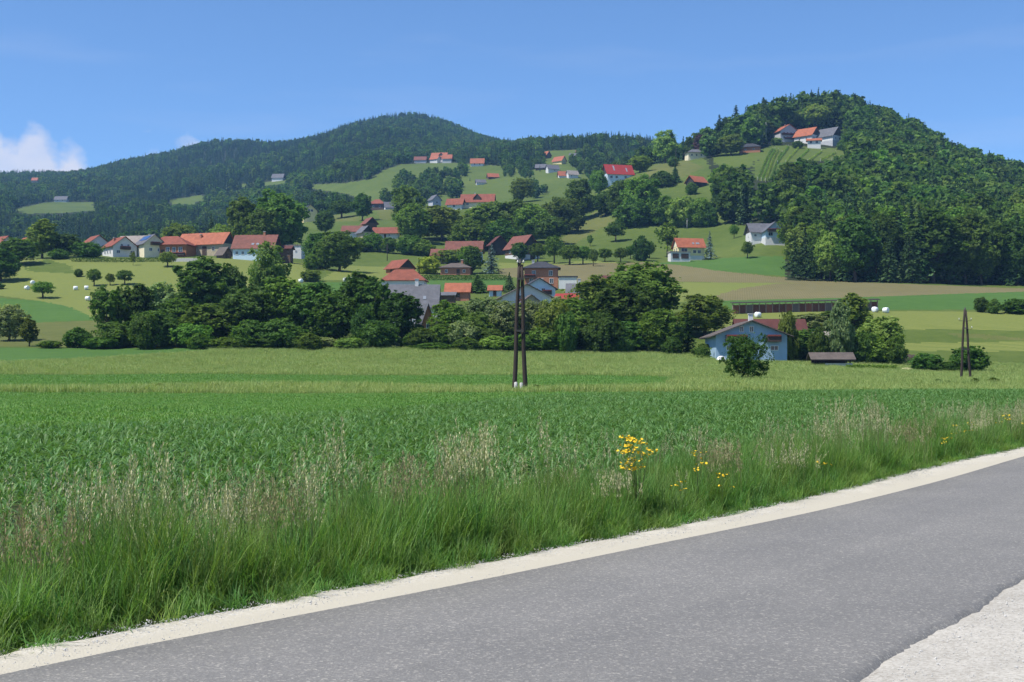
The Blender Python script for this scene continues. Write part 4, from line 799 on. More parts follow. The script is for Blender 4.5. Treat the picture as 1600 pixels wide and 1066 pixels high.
house('red roofed cottage peeping out between the trees at the left edge', 4, None, 470, 30, 30, 16, 14, -40, 'red', 'white', wins=row('R', (0,), .5))
house('orange roofed cottage hidden among trees near the left edge', 40, None, 470, 22, 24, 14, 14, -52, 'orange', 'beige', wins=row('R', (0,), .5))
# middle slope
house('white cottage wing with long red roof in the middle of the slope', 604, 373, None, 38, 18, 9, 8, -4, 'red', 'white', wins=row('F', (-.38, -.28, .15), .5, 2.5, 3.5), door=[('F', -.02, 3, 6)], gable='dark')
house('red roofed left wing of the white cottage farm', 551, None, 610, 28, 18, 10, 8, -4, 'brownred', 'white', gable='dark')
house('grey roofed gabled middle wing of the white cottage farm', 570, None, 600, 22, 18, 12, 9, -58, 'grey', 'beige', gable='dark')
house('brown gabled rear wing of the white cottage farm', 577, None, 630, 20, 17, 14, 8, -60, 'brownred', 'wood', gable='dark')
house('pale yellow gabled house at the edge of the big dark trees', 483, 347, None, 16, 22, 17, 9, -66, 'dark', 'yellow', wins=row('R', (-.1, .1), 1.0, 4, 4) + row('R', (-.2,), .4, 5, 4), over=2)
house('brown cottage with orange red hipped roof on the hill meadow', 590, 328, None, 25, 18, 8, 8, -4, 'red', 'wood', hip=True, wins=row('F', (-.2, .2), .5, 2.5, 3))
house('dark blue roofed house with white chimney behind the hill brow', 611, None, 985, 20, 14, 9, 8, 14, 'grey', 'white', gable='dark', chim=[(.4, 0, 'white')], wins=row('F', (0,), .5, 3, 3))
house('small grey roofed house with pale gable behind the treetops', 679, None, 900, 16, 14, 12, 7, -60, 'grey', 'grey', wins=row('R', (0,), .6, 3, 3))
house('long red roofed house with dormer above the dark treetops', 747, None, 790, 50, 24, 8, 12, -6, 'red', 'cream', dormer=[(0, 12, 10)], wins=row('F', (-.3, .25), .5, 4, 4), chim=[(-.1, .1, 'white')], gable='dark')
house('red roofed left neighbour of the long dormered house', 712, None, 785, 24, 20, 7, 9, -12, 'red', 'white', gable='dark', wins=row('F', (0,), .5, 4, 4))
house('long farmhouse with dull red roof behind fruit trees in the village', 726, None, 500, 54, 30, 17, 15, -4, 'brownred', 'paleblue_and_shade', wins=row('F', (-.3, -.1, .1, .3), .5))
house('low rust red wing left of the long dull red farmhouse', 688, None, 490, 24, 22, 13, 9, -4, 'brownred', 'beige', wins=row('F', (0,), .5))
house('dark barn with a rusty verge beside the long farmhouse', 778, None, 540, 20, 26, 16, 12, -72, 'rust', 'dark', name='barn', cat='barn', door=[('R', 0, 8, 10)])
house('large barn with red brown roof and dark gable above the orchard row', 816, 406, None, 40, 36, 18, 19, -50, 'brownred', 'wood', name='barn', cat='barn', gable='dark', lower=('white', .35), door=[('R', .1, 9, 12)], wins=row('F', (-.2, .2), .6, 4, 4))
house('small brick barn with red roof and dark gable left of the grey bungalow', 625, 430, None, 36, 28, 11, 12, -48, 'red', 'brick', name='barn', cat='barn', gable='dark', door=[('F', -.1, 5, 8)])
house('brown bungalow with low grey hipped roof behind the long hedge', 713, 430, None, 46, 30, 10, 8, -4, 'brown', 'brick', hip=True, wins=row('F', (-.3, .3), .5, 4, 5), door=[('F', .1, 5, 8)], chim=[(.2, 0, 'brick')])
house('red hipped roof house with pale rooflights behind the big grey roof', 632, None, 330, 66, 36, 26, 18, -4, 'red', 'white', hip=True, wins=row('F', (-.2, .2), .5))
house('big house with steep slate grey roof rising over the streamside trees', 643, 522, 268, 84, 60, 42, 34, 0, 'grey', 'white', skylight=[(.26, .35, 5, 7)], wins=row('F', (-.3, 0, .3), .5, 8, 9), gable='orange', chim=[(.1, 0, 'white')])
house('steep grey gabled porch with orange boards on the big slate roof house', 664, 524, 255, 30, 20, 20, 28, -68, 'grey', 'orange', name='porch', cat='house', wins=row('R', (0,), .7, 6, 7))
house('orange roofed outbuilding right of the big slate grey roof', 716, None, 325, 36, 24, 14, 12, -4, 'orange', 'brick', name='outbuilding', door=[('F', 0, 8, 10)])
house('low grey roofed carport beside the big slate grey roof', 699, None, 312, 24, 18, 16, 4, -4, 'grey', 'wood', name='carport', cat='shed')
house('tiny orange roofed garden shed beside the cone shaped conifer', 774, None, 335, 18, 15, 10, 6, -6, 'orange', 'paleblue_and_shade', name='shed', cat='shed', door=[('F', 0, 5, 8)])
house('white house with broad front gable behind the wooden pole', 818, 492, 300, 70, 76, 26, 19, -82, 'brown', 'white', wins=row('R', (-.12, .12), .95, 7, 8) + row('R', (-.28, .02, .3), .4, 7, 7), bal=[('R', 0, .6, 30)], over=5)
house('rear white gable with dark verge behind the broad gabled house', 838, 484, 318, 50, 50, 32, 15, -80, 'dark', 'paleblue_and_shade', wins=row('R', (-.1, .12), .9, 6, 7), bal=[('R', .22, .72, 14)], over=4)  # white wall; its bluish shade is put into the plaster colour
house('small gabled porch of pinkish plaster before the white house', 828, 500, 280, 26, 32, 26, 12, -80, 'brown', 'beige', name='porch', wins=row('R', (-.1,), .7, 7, 7), over=3)
house('unfinished brick house with dark pyramid roof', 846, 448, 372, 52, 40, 27, 11, -2, 'dark', 'brick', hip=True, over=4, wins=row('F', (-.22, .28), .72, 6, 8) + row('F', (-.3, 0, .3), .28, 6, 8), bal=[('F', -.34, .45, 18)], chim=[(-.25, .3, 'grey')])
house('white flat roofed garage right of the brick house', 887, 449, 366, 28, 18, 15, 1.5, -2, 'dark', 'white', name='garage', cat='garage', flat=True)
house('small grey house with low grey roof right of the white garage', 902, 474, 325, 30, 26, 17, 13, -6, 'grey', 'grey', wins=row('F', (0,), .5, 5, 5), chim=[(.1, 0, 'grey')])
house('low bright red sheet roof shed above the willow tops', 888, None, 300, 36, 22, 14, 9, -22, 'bright', 'white', name='shed', cat='shed')
house('rust roofed barn mostly hidden behind the biggest streamside tree', 962, None, 352, 44, 24, 14, 10, -4, 'rust', 'wood', name='barn', cat='barn')
house('farmhouse with pale grey roof tucked among trees below the red roof house', 851, None, 660, 26, 26, 11, 12, -38, 'pale', 'grey', wins=row('R', (0,), .6, 4, 4), chim=[(.2, 0, 'brick')], over=4)
house('pale roofed barn right of the tucked away farmhouse', 886, None, 680, 18, 18, 11, 6, -10, 'pale', 'wood', name='barn', cat='barn')
# blue house and its yard
house('light blue house with broad low gable and brown balcony', 1164, 557, 212, 110, 108, 32, 21, -90, 'brown', 'blue', over=9, wins=[('R', -.14, 1.28, 7, 9), ('R', .0, 1.28, 7, 9)] + row('R', (-.3, -.12, .32), .38, 12, 8), bal=[('R', -.22, .72, 32), ('R', .3, .72, 22)], chim=[(.38, .02, 'white')])
house('long barn with rust red roof behind the light blue house', 1202, 541, 234, 108, 42, 20, 21, 3, 'rust', 'white', name='barn', cat='barn', wins=row('F', (-.3, 0, .3), .5, 8, 7))
house('small grey roofed shed between the bushes right of the blue house', 1290, None, 232, 34, 24, 20, 8, -16, 'pale', 'wood', name='shed', cat='shed')
# hay rack hill and right hill
house('yellow house with orange roof and garages below the meadow', 1076, 407, None, 42, 26, 21, 13, 12, 'orange', 'yellow', wins=row('F', (.12, .3), .6, 5, 5) + row('F', (-.28,), .62, 10, 9) + row('L', (-.2, .2), .75), skylight=[(.1, .3, 3, 4), (.24, .3, 3, 4), (.3, .3, 3, 4)], lower=('white', .3), gable='cream')
house('white flat garage block with dark doors before the yellow house', 1061, 407, -9, 32, 14, 9, .8, 12, 'pale', 'white', name='garage', cat='garage', flat=True, door=[('F', -.25, 10, 7), ('F', .22, 12, 7)])
house('white and pale blue villa with grey roof beside the wood', 1200, 379, None, 62, 36, 15, 14, 4, 'grey', 'white', wins=row('F', (-.4, .42), .6, 4, 4) + row('L', (0,), .6, 4, 4), gable='dark')
house('pale blue front gable of the grey roofed villa', 1207, 379, -6, 30, 30, 15, 13, -86, 'grey', 'paleblue_and_shade', name='gabled_wing', wins=row('R', (-.24, .24), .62, 7, 6) + row('R', (-.1, .1), 1.1, 4, 4), bal=[('R', 0, .9, 24)], lower=('white', .3))
house('small dark barn with orange roof on the steep meadow', 1088, 294, None, 25, 20, 9, 9, 34, 'orange', 'dark', name='barn', cat='barn', door=[('F', .1, 5, 6)])
house('house with bright red sheet roof on the hill spur', 965, 285, None, 42, 28, 12, 15, 14, 'bright', 'paleblue_and_shade', gable='dark', wins=row('F', (-.35, -.15, .2), .5, 4, 4) + row('L', (0,), .6, 4, 4), bal=[('L', 0, .4, 14)], skylight=[(-.2, .55, 2, 12), (.28, .4, 2, 9)])
house('low cream house with grey hipped roof on the hilltop meadow', 1091, 248, None, 38, 18, 8, 6, 10, 'grey', 'cream', hip=True, wins=row('F', (-.35, -.15, .05, .25), .5, 2.5, 3))
house('brown bungalow with dark hipped roof under the hilltop wood', 1172, 239, None, 32, 22, 7, 7, -14, 'dark', 'brick', hip=True, over=4, wins=row('F', (-.2, .2), .5, 3, 3))
house('grey gabled guest house with red balconies left of the orange hilltop roof', 1227, 222, None, 26, 30, 15, 10, -74, 'orange', 'grey', wins=row('R', (-.3, -.1, .1, .3), .75, 3, 3.5) + row('R', (-.3, -.1, .1, .3), .3, 3, 3.5), bal=[('R', 0, .58, 26), ('R', .1, .15, 22)], chim=[(.3, -.3, 'brick')])
house('hilltop house with orange roof and white walls between two gabled houses', 1261, 225, None, 32, 23, 12, 12, -46, 'orange', 'white', gable='dark', wins=row('R', (-.25, .1, .3), .6, 3, 3) + row('F', (-.2, .2), .5, 3, 3))
house('hilltop house with grey roof and dark wooden gable', 1295, 228, None, 32, 24, 14, 13, -50, 'grey', 'white', gable='dark', lower=('grey', .4), wins=row('R', (-.2, .2), .65, 3, 3), chim=[(-.3, .2, 'white')])
house('low white terrace wing with orange roof below the hilltop houses', 1272, 230, -10, 20, 10, 6, 3, -12, 'orange', 'white', name='annex', wins=row('F', (-.25, .2), .45, 4, 4))
house('pale roofed shed right of the hilltop houses', 1321, 224, None, 20, 14, 8, 5, -8, 'pale', 'wood', name='shed', cat='shed')
# far hamlets
house('large red roofed farm on the far hill meadow', 687, 254, None, 24, 14, 8, 7, -10, 'orange', 'white', dormer=[(.15, 8, 5)], wins=row('F', (-.3, .3), .5, 2, 2))
house('lower red roofed wing of the far hill farm', 680, 255, None, 14, 10, 6, 5, -30, 'orange', 'white', name='farm_wing')
house('red roofed rear wing of the far hill farm', 699, 255, None, 14, 10, 7, 6, -6, 'orange', 'grey', name='farm_wing')
house('brown roofed barn left of the far hill farm', 657, 255, None, 18, 9, 5, 5, -6, 'brownred', 'white', name='barn', cat='barn')
house('far white house with orange roof alone on the meadow top', 746, 260, None, 20, 10, 5, 7, -4, 'orange', 'white', wins=row('F', (-.2, .2), .5, 2, 2))
house('far orange roofed barn beside the long white stables', 770, 280, None, 16, 9, 3.5, 5, 14, 'orange', 'wood', name='barn', cat='barn')
house('far low grey stable with white gables', 751, 289, None, 14, 8, 4, 4, 10, 'grey', 'white', name='stable', cat='barn')
house('far cottage with brown roof among copses', 680, 284, None, 12, 8, 4, 5, -40, 'brownred', 'cream')
house('far house with red brown roof at the top of the second hamlet', 854, 248, None, 10, 10, 5, 6, -50, 'orange', 'wood')
house('far yellow house with red roof in the second hamlet', 874, 257, None, 18, 12, 5, 7, -40, 'orange', 'yellow', wins=row('R', (0,), .5, 2, 2))
house('far grey roofed house at the left of the second hamlet', 845, 266, None, 15, 9, 4, 5, -10, 'grey', 'wood')
house('far broad grey roofed house with white gable in the second hamlet', 863, 270, None, 18, 11, 6, 6, 20, 'grey', 'white', wins=row('F', (.1,), .5, 2, 2))
house('far red roofed cottage at the foot of the second hamlet', 879, 278, None, 13, 9, 4, 6, 10, 'orange', 'white')
house('far white house with grey roof at the foot of the second hamlet', 894, 279, None, 16, 11, 6, 6, 18, 'pale', 'white', wins=row('F', (-.2,), .5, 2, 2))
house('far white balconied house high in the second hamlet', 896, 252, None, 11, 9, 7, 5, -6, 'grey', 'white', bal=[('F', 0, .4, 8)])
house('far tiny brown roofed hut at the wood edge', 905, 242, None, 10, 7, 3, 3.5, -6, 'brownred', 'wood', name='hut', cat='hut')
house('far long grey roofed farm in the left mountain clearing', 96, 316, None, 19, 9, 4, 5, -4, 'grey', 'white', wins=row('F', (-.2, .2), .5, 1.5, 1.5))
house('far grey roofed farm on the mountain side', 435, 283, None, 18, 10, 5, 6, -10, 'grey', 'white', gable='dark')
house('tiny red roofed house on the far left ridge', 55, 285, None, 9, 7, 3, 4, -4, 'orange', 'beige')

# ---------------------------------------------------------------- yard things
POLE = boards('creosoted_wood', (.034, .022, .016), .5, 3); IRON = plain('iron', (.06, .055, .05), .6, .2); PORC = plain('porcelain', (.5, .48, .44), .3, .1); BALEM = plain('bale_wrap', (.74, .76, .75), .35, .08, 4, .5)
def a_pole(xl, xr, xt, yb, yt, label, hooks, stubs, bars):
    p = hit((xl + xr) / 2, yb, 60); k = p[1] / FPX; e = empty('utility_pole', p); tag(e, label, 'pole'); H = (rowpx(0, p[1], p[2]) - yt) * k; xm = (xl + xr) / 2
    for xb, s in ((xl, -1), (xr, 1)):
        b = Vector(((xb - xm) * k, .05 * s, -.6)); t = Vector(((xt - xm) * k + s * .09, 0, H - .1 * (s > 0))); pts = [b.lerp(t, u) + Vector((.025 * math.sin(u * 9 + s), 0, 0)) for u in np.linspace(0, 1, 9)]
        MB().tube(pts, [.17 - .06 * u for u in np.linspace(0, 1, 9)], 10).build('leg', POLE, e, True)
    for yy, ext in bars:
        z = (rowpx(0, p[1], p[2]) - yy) * k; u = z / H; x0 = (xl - xm) * k * (1 - u) + (xt - xm) * k * u - ext; x1 = (xr - xm) * k * (1 - u) + (xt - xm) * k * u + ext
        MB().box(x0, x1, -.24, -.16, z - .07, z + .07).build('crossbar', IRON, e)
    for x, yy in hooks:
        z = (rowpx(0, p[1], p[2]) - yy) * k; xx = (x - xm) * k; c0 = (xt - xm) * k
        h = MB().tube([(c0, -.1, z - .12), (xx, -.1, z - .12), (xx, -.1, z + .05)], [.025] * 3, 6).build('hook', IRON, e); MB().tube([(xx, -.1, z + .03), (xx, -.1, z + .1), (xx, -.1, z + .16), (xx, -.1, z + .24)], [.05, .08, .05, .03], 8).build('insulator', PORC, h, True)
    m = MB().tube([((xt - xm) * k, 0, H - .02), ((xt - xm) * k, 0, H + .12), ((xt - xm) * k, 0, H + .3)], [.16, .1, .03], 8).build('cap', IRON, e)
    for x, yy, hh in stubs:
        MB().tube([((x - xm) * k, -.25, -.5), ((x - xm) * k, -.25, hh * k), ((x - xm) * k, -.25, hh * k + .05)], [.13, .12, .05], 9).build('concrete_footing', CONC, e, True)
a_pole(803, 821, 813, 613, 411, 'tall dark wooden A frame pole standing at the far edge of the maize', [(809, 412), (818, 412)], [(806, 612, 15), (814.5, 610, 14)], [(436, .18), (517, .05)])
a_pole(1501, 1517, 1508, 595, 484, 'brown wooden A frame pole with hooks in the right grass field', [(1498, 500), (1517, 500), (1518, 513)], [(1498, 594, 2)], [(546, .15), (513, .1)])
def thin_pole(x, yb, yt, label, mat, D=None, arm=True):
    p = at(x, D) if D else hit(x, yb, 200); k = p[1] / FPX; H = (rowpx(0, p[1], p[2]) - yt) * k; e = empty('utility_pole', p); tag(e, label, 'pole')
    MB().tube([(0, 0, -.8), (0, 0, H * .5), (0, 0, H)], [.17, .14, .1], 8).build('post', mat, e, True)
    if arm: MB().box(-.7, .7, -.16, -.1, H - .6, H - .48).build('crossarm', IRON, e)
thin_pole(1056, 262, 232, 'thin dark pole beside the lone round tree on the hill', POLE); thin_pole(1073.5, 358, 341, 'thin pale pole in the meadow below the thicket', CONC); thin_pole(1197, None, 187, 'pale straight mast at the hilltop wood edge', CONC, 880, False); thin_pole(605, 408, 382, 'thin dark pole behind the small brick barn', POLE)
def bale(x, y, label, w=7.5):
    p = hit(x, y, 200); k = p[1] / FPX; r = max(.5, min(.62, w * k / 2)); prof = [(q_ * .92, p_) for q_, p_ in [(-.62, .45), (-.6, .85), (-.52, 1), (0, 1.03), (.52, 1), (.6, .85), (.62, .45)]]; a = random.uniform(-.9, .9); n = 16; V = []; F = []
    V.append((-.58, 0, r)); 
    for t, q in prof:
        for i in range(n): th = 2 * math.pi * i / n; V.append((t, math.cos(th) * r * q, r + math.sin(th) * r * q * (.93 if math.sin(th) > 0 else 1)))
    V.append((.58, 0, r)); L_ = len(V) - 1
    for j in range(len(prof) - 1):
        for i in range(n): F.append((1 + j * n + i, 1 + j * n + (i + 1) % n, 1 + (j + 1) * n + (i + 1) % n, 1 + (j + 1) * n + i))
    for i in range(n): F.append((0, 1 + (i + 1) % n, 1 + i)); F.append((L_, L_ - n + i, L_ - n + (i + 1) % n))
    o = obj('hay_bale', mesh_np('hay_bale', V, F, BALEM, True), None, (p[0], p[1], p[2] - .05), a); tag(o, label, 'bale', 'white wrapped hay bales')
for x, y, l in [(42, 453, 'white wrapped bale lying leftmost, below left of another bale'), (51, 444.5, 'white wrapped bale just above the leftmost bale'), (118, 453.5, 'white wrapped bale left of the middle pair in the left meadow'), (135, 453, 'white wrapped bale under the three small fruit trees'), (137, 470, 'lowest white wrapped bale of the left meadow beside a dark bush'), (470, 442, 'white wrapped bale left of the bush in the central meadow'), (454, 446, 'white wrapped bale half hidden by treetops left of the central meadow'), (539, 440, 'left bale of the white pair in the central meadow'), (550, 439, 'right bale of the white pair in the central meadow')]: bale(x, y, l)
for x, y, l in [(1184, 496, 'white wrapped bale before the long wood rack'), (1367, 488, 'white wrapped bale at the right end of the long wood rack'), (1384, 489, 'rightmost white wrapped bale beyond the long wood rack')]: bale(x, y, l, 9)
def wood_rack():
    a = hit(1145, 491, 200); D = a[1]; b = (wx(1371, D + 3), D + 3, 0); A = Vector(a[:2]); B = Vector(b[:2]); d = B - A; Ln = d.length; e = empty('wood_rack', (a[0], a[1], a[2]), math.atan2(d.y, d.x)); tag(e, 'long low rack of brown boards under a narrow dark roof', 'rack')
    n = 23; k = D / FPX; H = 16 * k; rows_ = [boards('stacked_brown', (.15, .06, .042), .5), boards('stacked_red', (.24, .085, .05), .4), boards('stacked_grey', (.17, .13, .11), .4)]
    zs = [float(gz(*(A + d * (i / (n - 1))))) - a[2] for i in range(n)]; lin = np.polyfit(range(n), zs, 1); zf = lambda i: lin[0] * i + lin[1]
    for i in range(n): 
        x = Ln * i / (n - 1); MB().box(x - .08, x + .08, -.12, .12, zf(i) - .8, zf(i) + H * .98).build('post', plain('post_wood', (.3, .24, .18), .9, .3), e)
    for i in range(n - 1):
        x0, x1 = Ln * i / (n - 1) + .1, Ln * (i + 1) / (n - 1) - .1; z0, z1 = zf(i + .5), zf(i + .5); m = MB(); nb = 9
        for j in range(nb): w = (x1 - x0) / nb; q = random.uniform(-.06, .04); m.box(x0 + w * j + .01, x0 + w * (j + 1) - .01, -.1 + q, .1, z0 + .05, z1 + H * .84 + random.uniform(-.06, .06))
        m.build('board_stack', rows_[random.choice([0, 0, 1, 1, 2])], e)
    m = MB(); z0, z1 = zf(0) + H, zf(n - 1) + H
    m.poly([(-.4, -.7, z0), (Ln + .4, -.7, z1), (Ln + .4, .7, z1 + .25), (-.4, .7, z0 + .25), (-.4, -.7, z0 + .1), (Ln + .4, -.7, z1 + .1), (Ln + .4, .7, z1 + .35), (-.4, .7, z0 + .35)], [(3, 2, 1, 0), (4, 5, 6, 7), (0, 1, 5, 4), (1, 2, 6, 5), (2, 3, 7, 6), (3, 0, 4, 7)]).build('roof', WALL['dark'], e)
wood_rack()
def shelter():
    p = at(1298, 196); z = EYE + 196 * (HOR - 571) / FPX; k = 196 / FPX; e = empty('open_shelter', (p[0], p[1], z), R(-3)); tag(e, 'open shelter with dark slate roof before the bushes', 'shelter'); L = 60 * k; W = 3.4
    for x in (-L / 2 + .3, 0, L / 2 - .3):
        for y in (-W / 2 + .3, W / 2 - .3): MB().box(x - .09, x + .09, y - .09, y + .09, -.5, 9 * k).build('post', POLE, e)
    MB().box(-L / 2 + .4, L / 2 - .4, W / 2 - .2, W / 2 - .1, -.3, 8.6 * k).build('back_wall', WALL['dark'], e); MB().box(-L * .2, L / 2, -W / 2 - .1, -W / 2 + .05, -.5, .32).build('plinth', CONC, e)
    m = MB(); h = 9 * k; r = 10 * k; q = .45
    for s in (-1, 1): m.poly([(-L / 2 - q, 0, h + r), (L / 2 + q, 0, h + r), (L / 2 + q, s * (W / 2 + q), h - .1), (-L / 2 - q, s * (W / 2 + q), h - .1), (-L / 2 - q, 0, h + r + .14), (L / 2 + q, 0, h + r + .14), (L / 2 + q, s * (W / 2 + q), h + .04), (-L / 2 - q, s * (W / 2 + q), h + .04)], [(0, 1, 2, 3), (7, 6, 5, 4), (3, 2, 6, 7), (0, 3, 7, 4), (2, 1, 5, 6)])
    m.build('roof', ROOF['brown'], e)
shelter()
def hedge(x0, x1, y0, h_px, D0, label, leaf='dark', w=1.1):
    a = at(x0, D0) if D0 else hit(x0, y0, 170); b = at(x1, D0) if D0 else hit(x1, y0, 170); A = Vector(a); B = Vector(b); d = B - A; rng = np.random.default_rng(int(abs(x0) * 7)); k = a[1] / FPX; H = h_px * k; n = int(d.length * 90); u = rng.uniform(0, 1, n); side = rng.integers(0, 3, n)
    yy = np.where(side == 0, -w / 2, np.where(side == 1, rng.uniform(-w / 2, w / 2, n), w / 2)) + rng.normal(0, .07, n); zz = np.where(side == 1, H + rng.normal(0, .07, n), rng.uniform(0, 1, n) * H); t = d.normalized(); nn = np.array([t.y, -t.x, 0])
    Xc = A.x + d.x * u; Yc = A.y + d.y * u; zg = gz(Xc, Yc); C = np.stack([Xc, Yc, zg + zz], 1) - nn * yy[:, None]; N_ = np.where((side == 1)[:, None], np.array([0, 0, 1.0]), -nn * np.sign(yy)[:, None]); C -= np.array(a)
    V, F, T = leaf_cloud(rng, C, N_, .17, np.clip(rng.normal(.5, .25, n), 0, 1), .5); me = mesh_np('hedge', V, F, LEAF[leaf]); set_tint(me, T); tag(obj('hedge', me, None, a), label, 'hedge')
hedge(112, 253, 409, 6, None, 'long clipped dark hedge below the left village houses'); hedge(622, 792, 438, 8, None, 'long clipped hedge before the brown bungalow', 'mid'); hedge(1322, 1402, None, 6, 190, 'low clipped hedge right of the dark open shelter', 'mid'); hedge(1085, 1112, None, 17, 208, 'tall dark hedge at the left corner of the blue house')
def block(name, cat, x, y, D, w, h, d, mat, label, rz=0):
    p = at(x, D) if D else hit(x, y, 150); k = p[1] / FPX; o = MB().box(-w * k / 2, w * k / 2, -d * k / 2, d * k / 2, -1, h * k).build(name, mat, None); o.location = p; o.rotation_euler = (0, 0, R(rz)); tag(o, label, cat); bv = o.modifiers.new('soft_edge', 'BEVEL'); bv.width = .04; return o
block('retaining_wall', 'wall', 292, 409, None, 46, 5, 3, CONC, 'pale retaining wall below the red hipped roof house', -6)
def rough_heap(name, cat, x, y, D, w, h, mat, label, seed=1):
    p = at(x, D) if D else hit(x, y, 150); k = p[1] / FPX; rng = np.random.default_rng(seed); n = 22; V = []; F = []
    for j in range(9):
        for i in range(n):
            a = 2 * math.pi * i / n; u = j / 8; r = math.cos(u * math.pi / 2) ** .8 * w * k / 2 * rng.uniform(.86, 1.12); V.append((math.cos(a) * r, math.sin(a) * r * .6, math.sin(u * math.pi / 2) * h * k * rng.uniform(.85, 1.1) - .15))
    for j in range(8):
        for i in range(n): F.append((j * n + i, j * n + (i + 1) % n, (j + 1) * n + (i + 1) % n, (j + 1) * n + i))
    tag(obj(name, mesh_np(name, V, F, mat, True), None, p), label, cat)
rough_heap('hay_heap', 'heap', 1416, None, 188, 26, 6, plain('old_hay', (.3, .3, .14), .95, .4, 6, bump=.8), 'pale heap of cut grass at the end of the low hedge'); rough_heap('earth_heap', 'heap', 1418, None, 222, 44, 12, plain('dark_earth', (.06, .045, .035), .95, .4, 3, bump=.8), 'dark brown heap behind the low hedge', 2); rough_heap('timber_heap', 'heap', 1008, 288, None, 30, 14, WALL['wood'], 'brown timber heap right of the bright red roof house', 3); rough_heap('brush_heap', 'heap', 146, 482, None, 18, 6, plain('brush', (.14, .12, .07), .95, .4, 4, bump=.8), 'pale brown brush heap beside the lowest left bale', 4)
rough_heap('covered_heap', 'heap', 1127, None, 203, 18, 9, plain('white_sheet', (.6, .62, .64), .4, .08, 4, .4), 'white sheeted heap at the left foot of the blue house', 5)
TUFTS_FAR = [(250, 611, 603, 14), (286, 611, 604, 18), (268, 612, 607, 10), (1150, 607, 600, 18), (1466, 603, 595, 16), (1482, 604, 598, 22), (1524, 604, 594, 12), (1552, 604, 593, 20), (838, 611, 605, 16)]
for i_, (x_, yb_, yt_, w_) in enumerate(TUFTS_FAR):
    p_ = hit(x_, yb_, 60); k_ = p_[1] / FPX; tree('bush%d' % (i_ % 3), p_, (yb_ - yt_) * k_ + .15, w_ * k_, 'dark', 'weed_tuft', 'dark weedy tuft on the grass strip behind the maize, %s from left' % ordn(sorted(t[0] for t in TUFTS_FAR).index(x_)), 'weed tufts on the grass strip', 'weed')
def vines():
    rng = np.random.default_rng(5); rows_ = [((1184, 282), (1207, 234)), ((1190, 283), (1211, 235)), ((1196, 284), (1216, 236)), ((1203, 282), (1222, 240)), ((1215, 256), (1232, 231)), ((1228, 255), (1248, 232)), ((1244, 254), (1264, 235)), ((1262, 254), (1284, 238)), ((1282, 253), (1306, 240)), ((1300, 252), (1326, 243))]
    for i, (p0, p1) in enumerate(rows_):
        a = Vector(hit(*p0, 640)); b = Vector(hit(*p1, 640)); d = b - a
        if d.length > 150: d *= 150 / d.length
        n = int(d.length * 14); u = rng.uniform(0, 1, n); C = np.array(a)[None] + np.array(d)[None] * u[:, None]; C[:, 2] = gz(C[:, 0], C[:, 1]) + rng.uniform(.2, 1.4, n); C[:, 0] += rng.normal(0, .25, n); C -= np.array(a)
        V, F, T = leaf_cloud(rng, C, np.tile([0, 0, .6], (n, 1)), .3, np.clip(rng.normal(.5, .2, n), 0, 1)); e = empty('vine_row', a); me = mesh_np('foliage', V, F, LEAF['light']); set_tint(me, T); obj('foliage', me, e)
        for t in (0, 1): q = a + d * t; z = float(gz(q.x, q.y)); MB().box(-.1, .1, -.1, .1, -.5, 2.0).build('post', CONC, e, loc=(q.x - a.x, q.y - a.y, z - a.z))
        tag(e, 'row of grape vines on the hilltop slope, %s from left' % ordn(i), 'vine row', 'rows of the hilltop vineyard')
vines()

# ---------------------------------------------------------------- foreground: maize, verge grass, meadow, gravel
GRASS = {'verge': leafy('grass_verge', (.044, .100, .018), (.128, .208, .052), .4, .5, .03, .34), 'field': leafy('grass_field', (.12, .172, .045), (.24, .275, .10), .3, .6, .02, .15), 'crop': leafy('grass_crop', (.062, .135, .026), (.115, .205, .045), .3, .5, .015, .1), 'maize': leafy('maize_leaf', (.030, .084, .020), (.094, .172, .054), .32, .45, .015, .15), 'seed': leafy('seed_straw', (.22, .21, .11), (.42, .39, .25), .2, .7, .01, .1), 'sorrel': leafy('seed_rust', (.12, .10, .05), (.22, .19, .11), .2, .7, .02, .15), 'weed': leafy('weed_leaf', (.035, .075, .016), (.085, .14, .035), .3, .5), 'stem': leafy('stem_green', (.06, .095, .025), (.15, .17, .06), .2, .6, .01, .1)}
def sample_gn(pts, zr=None): pass
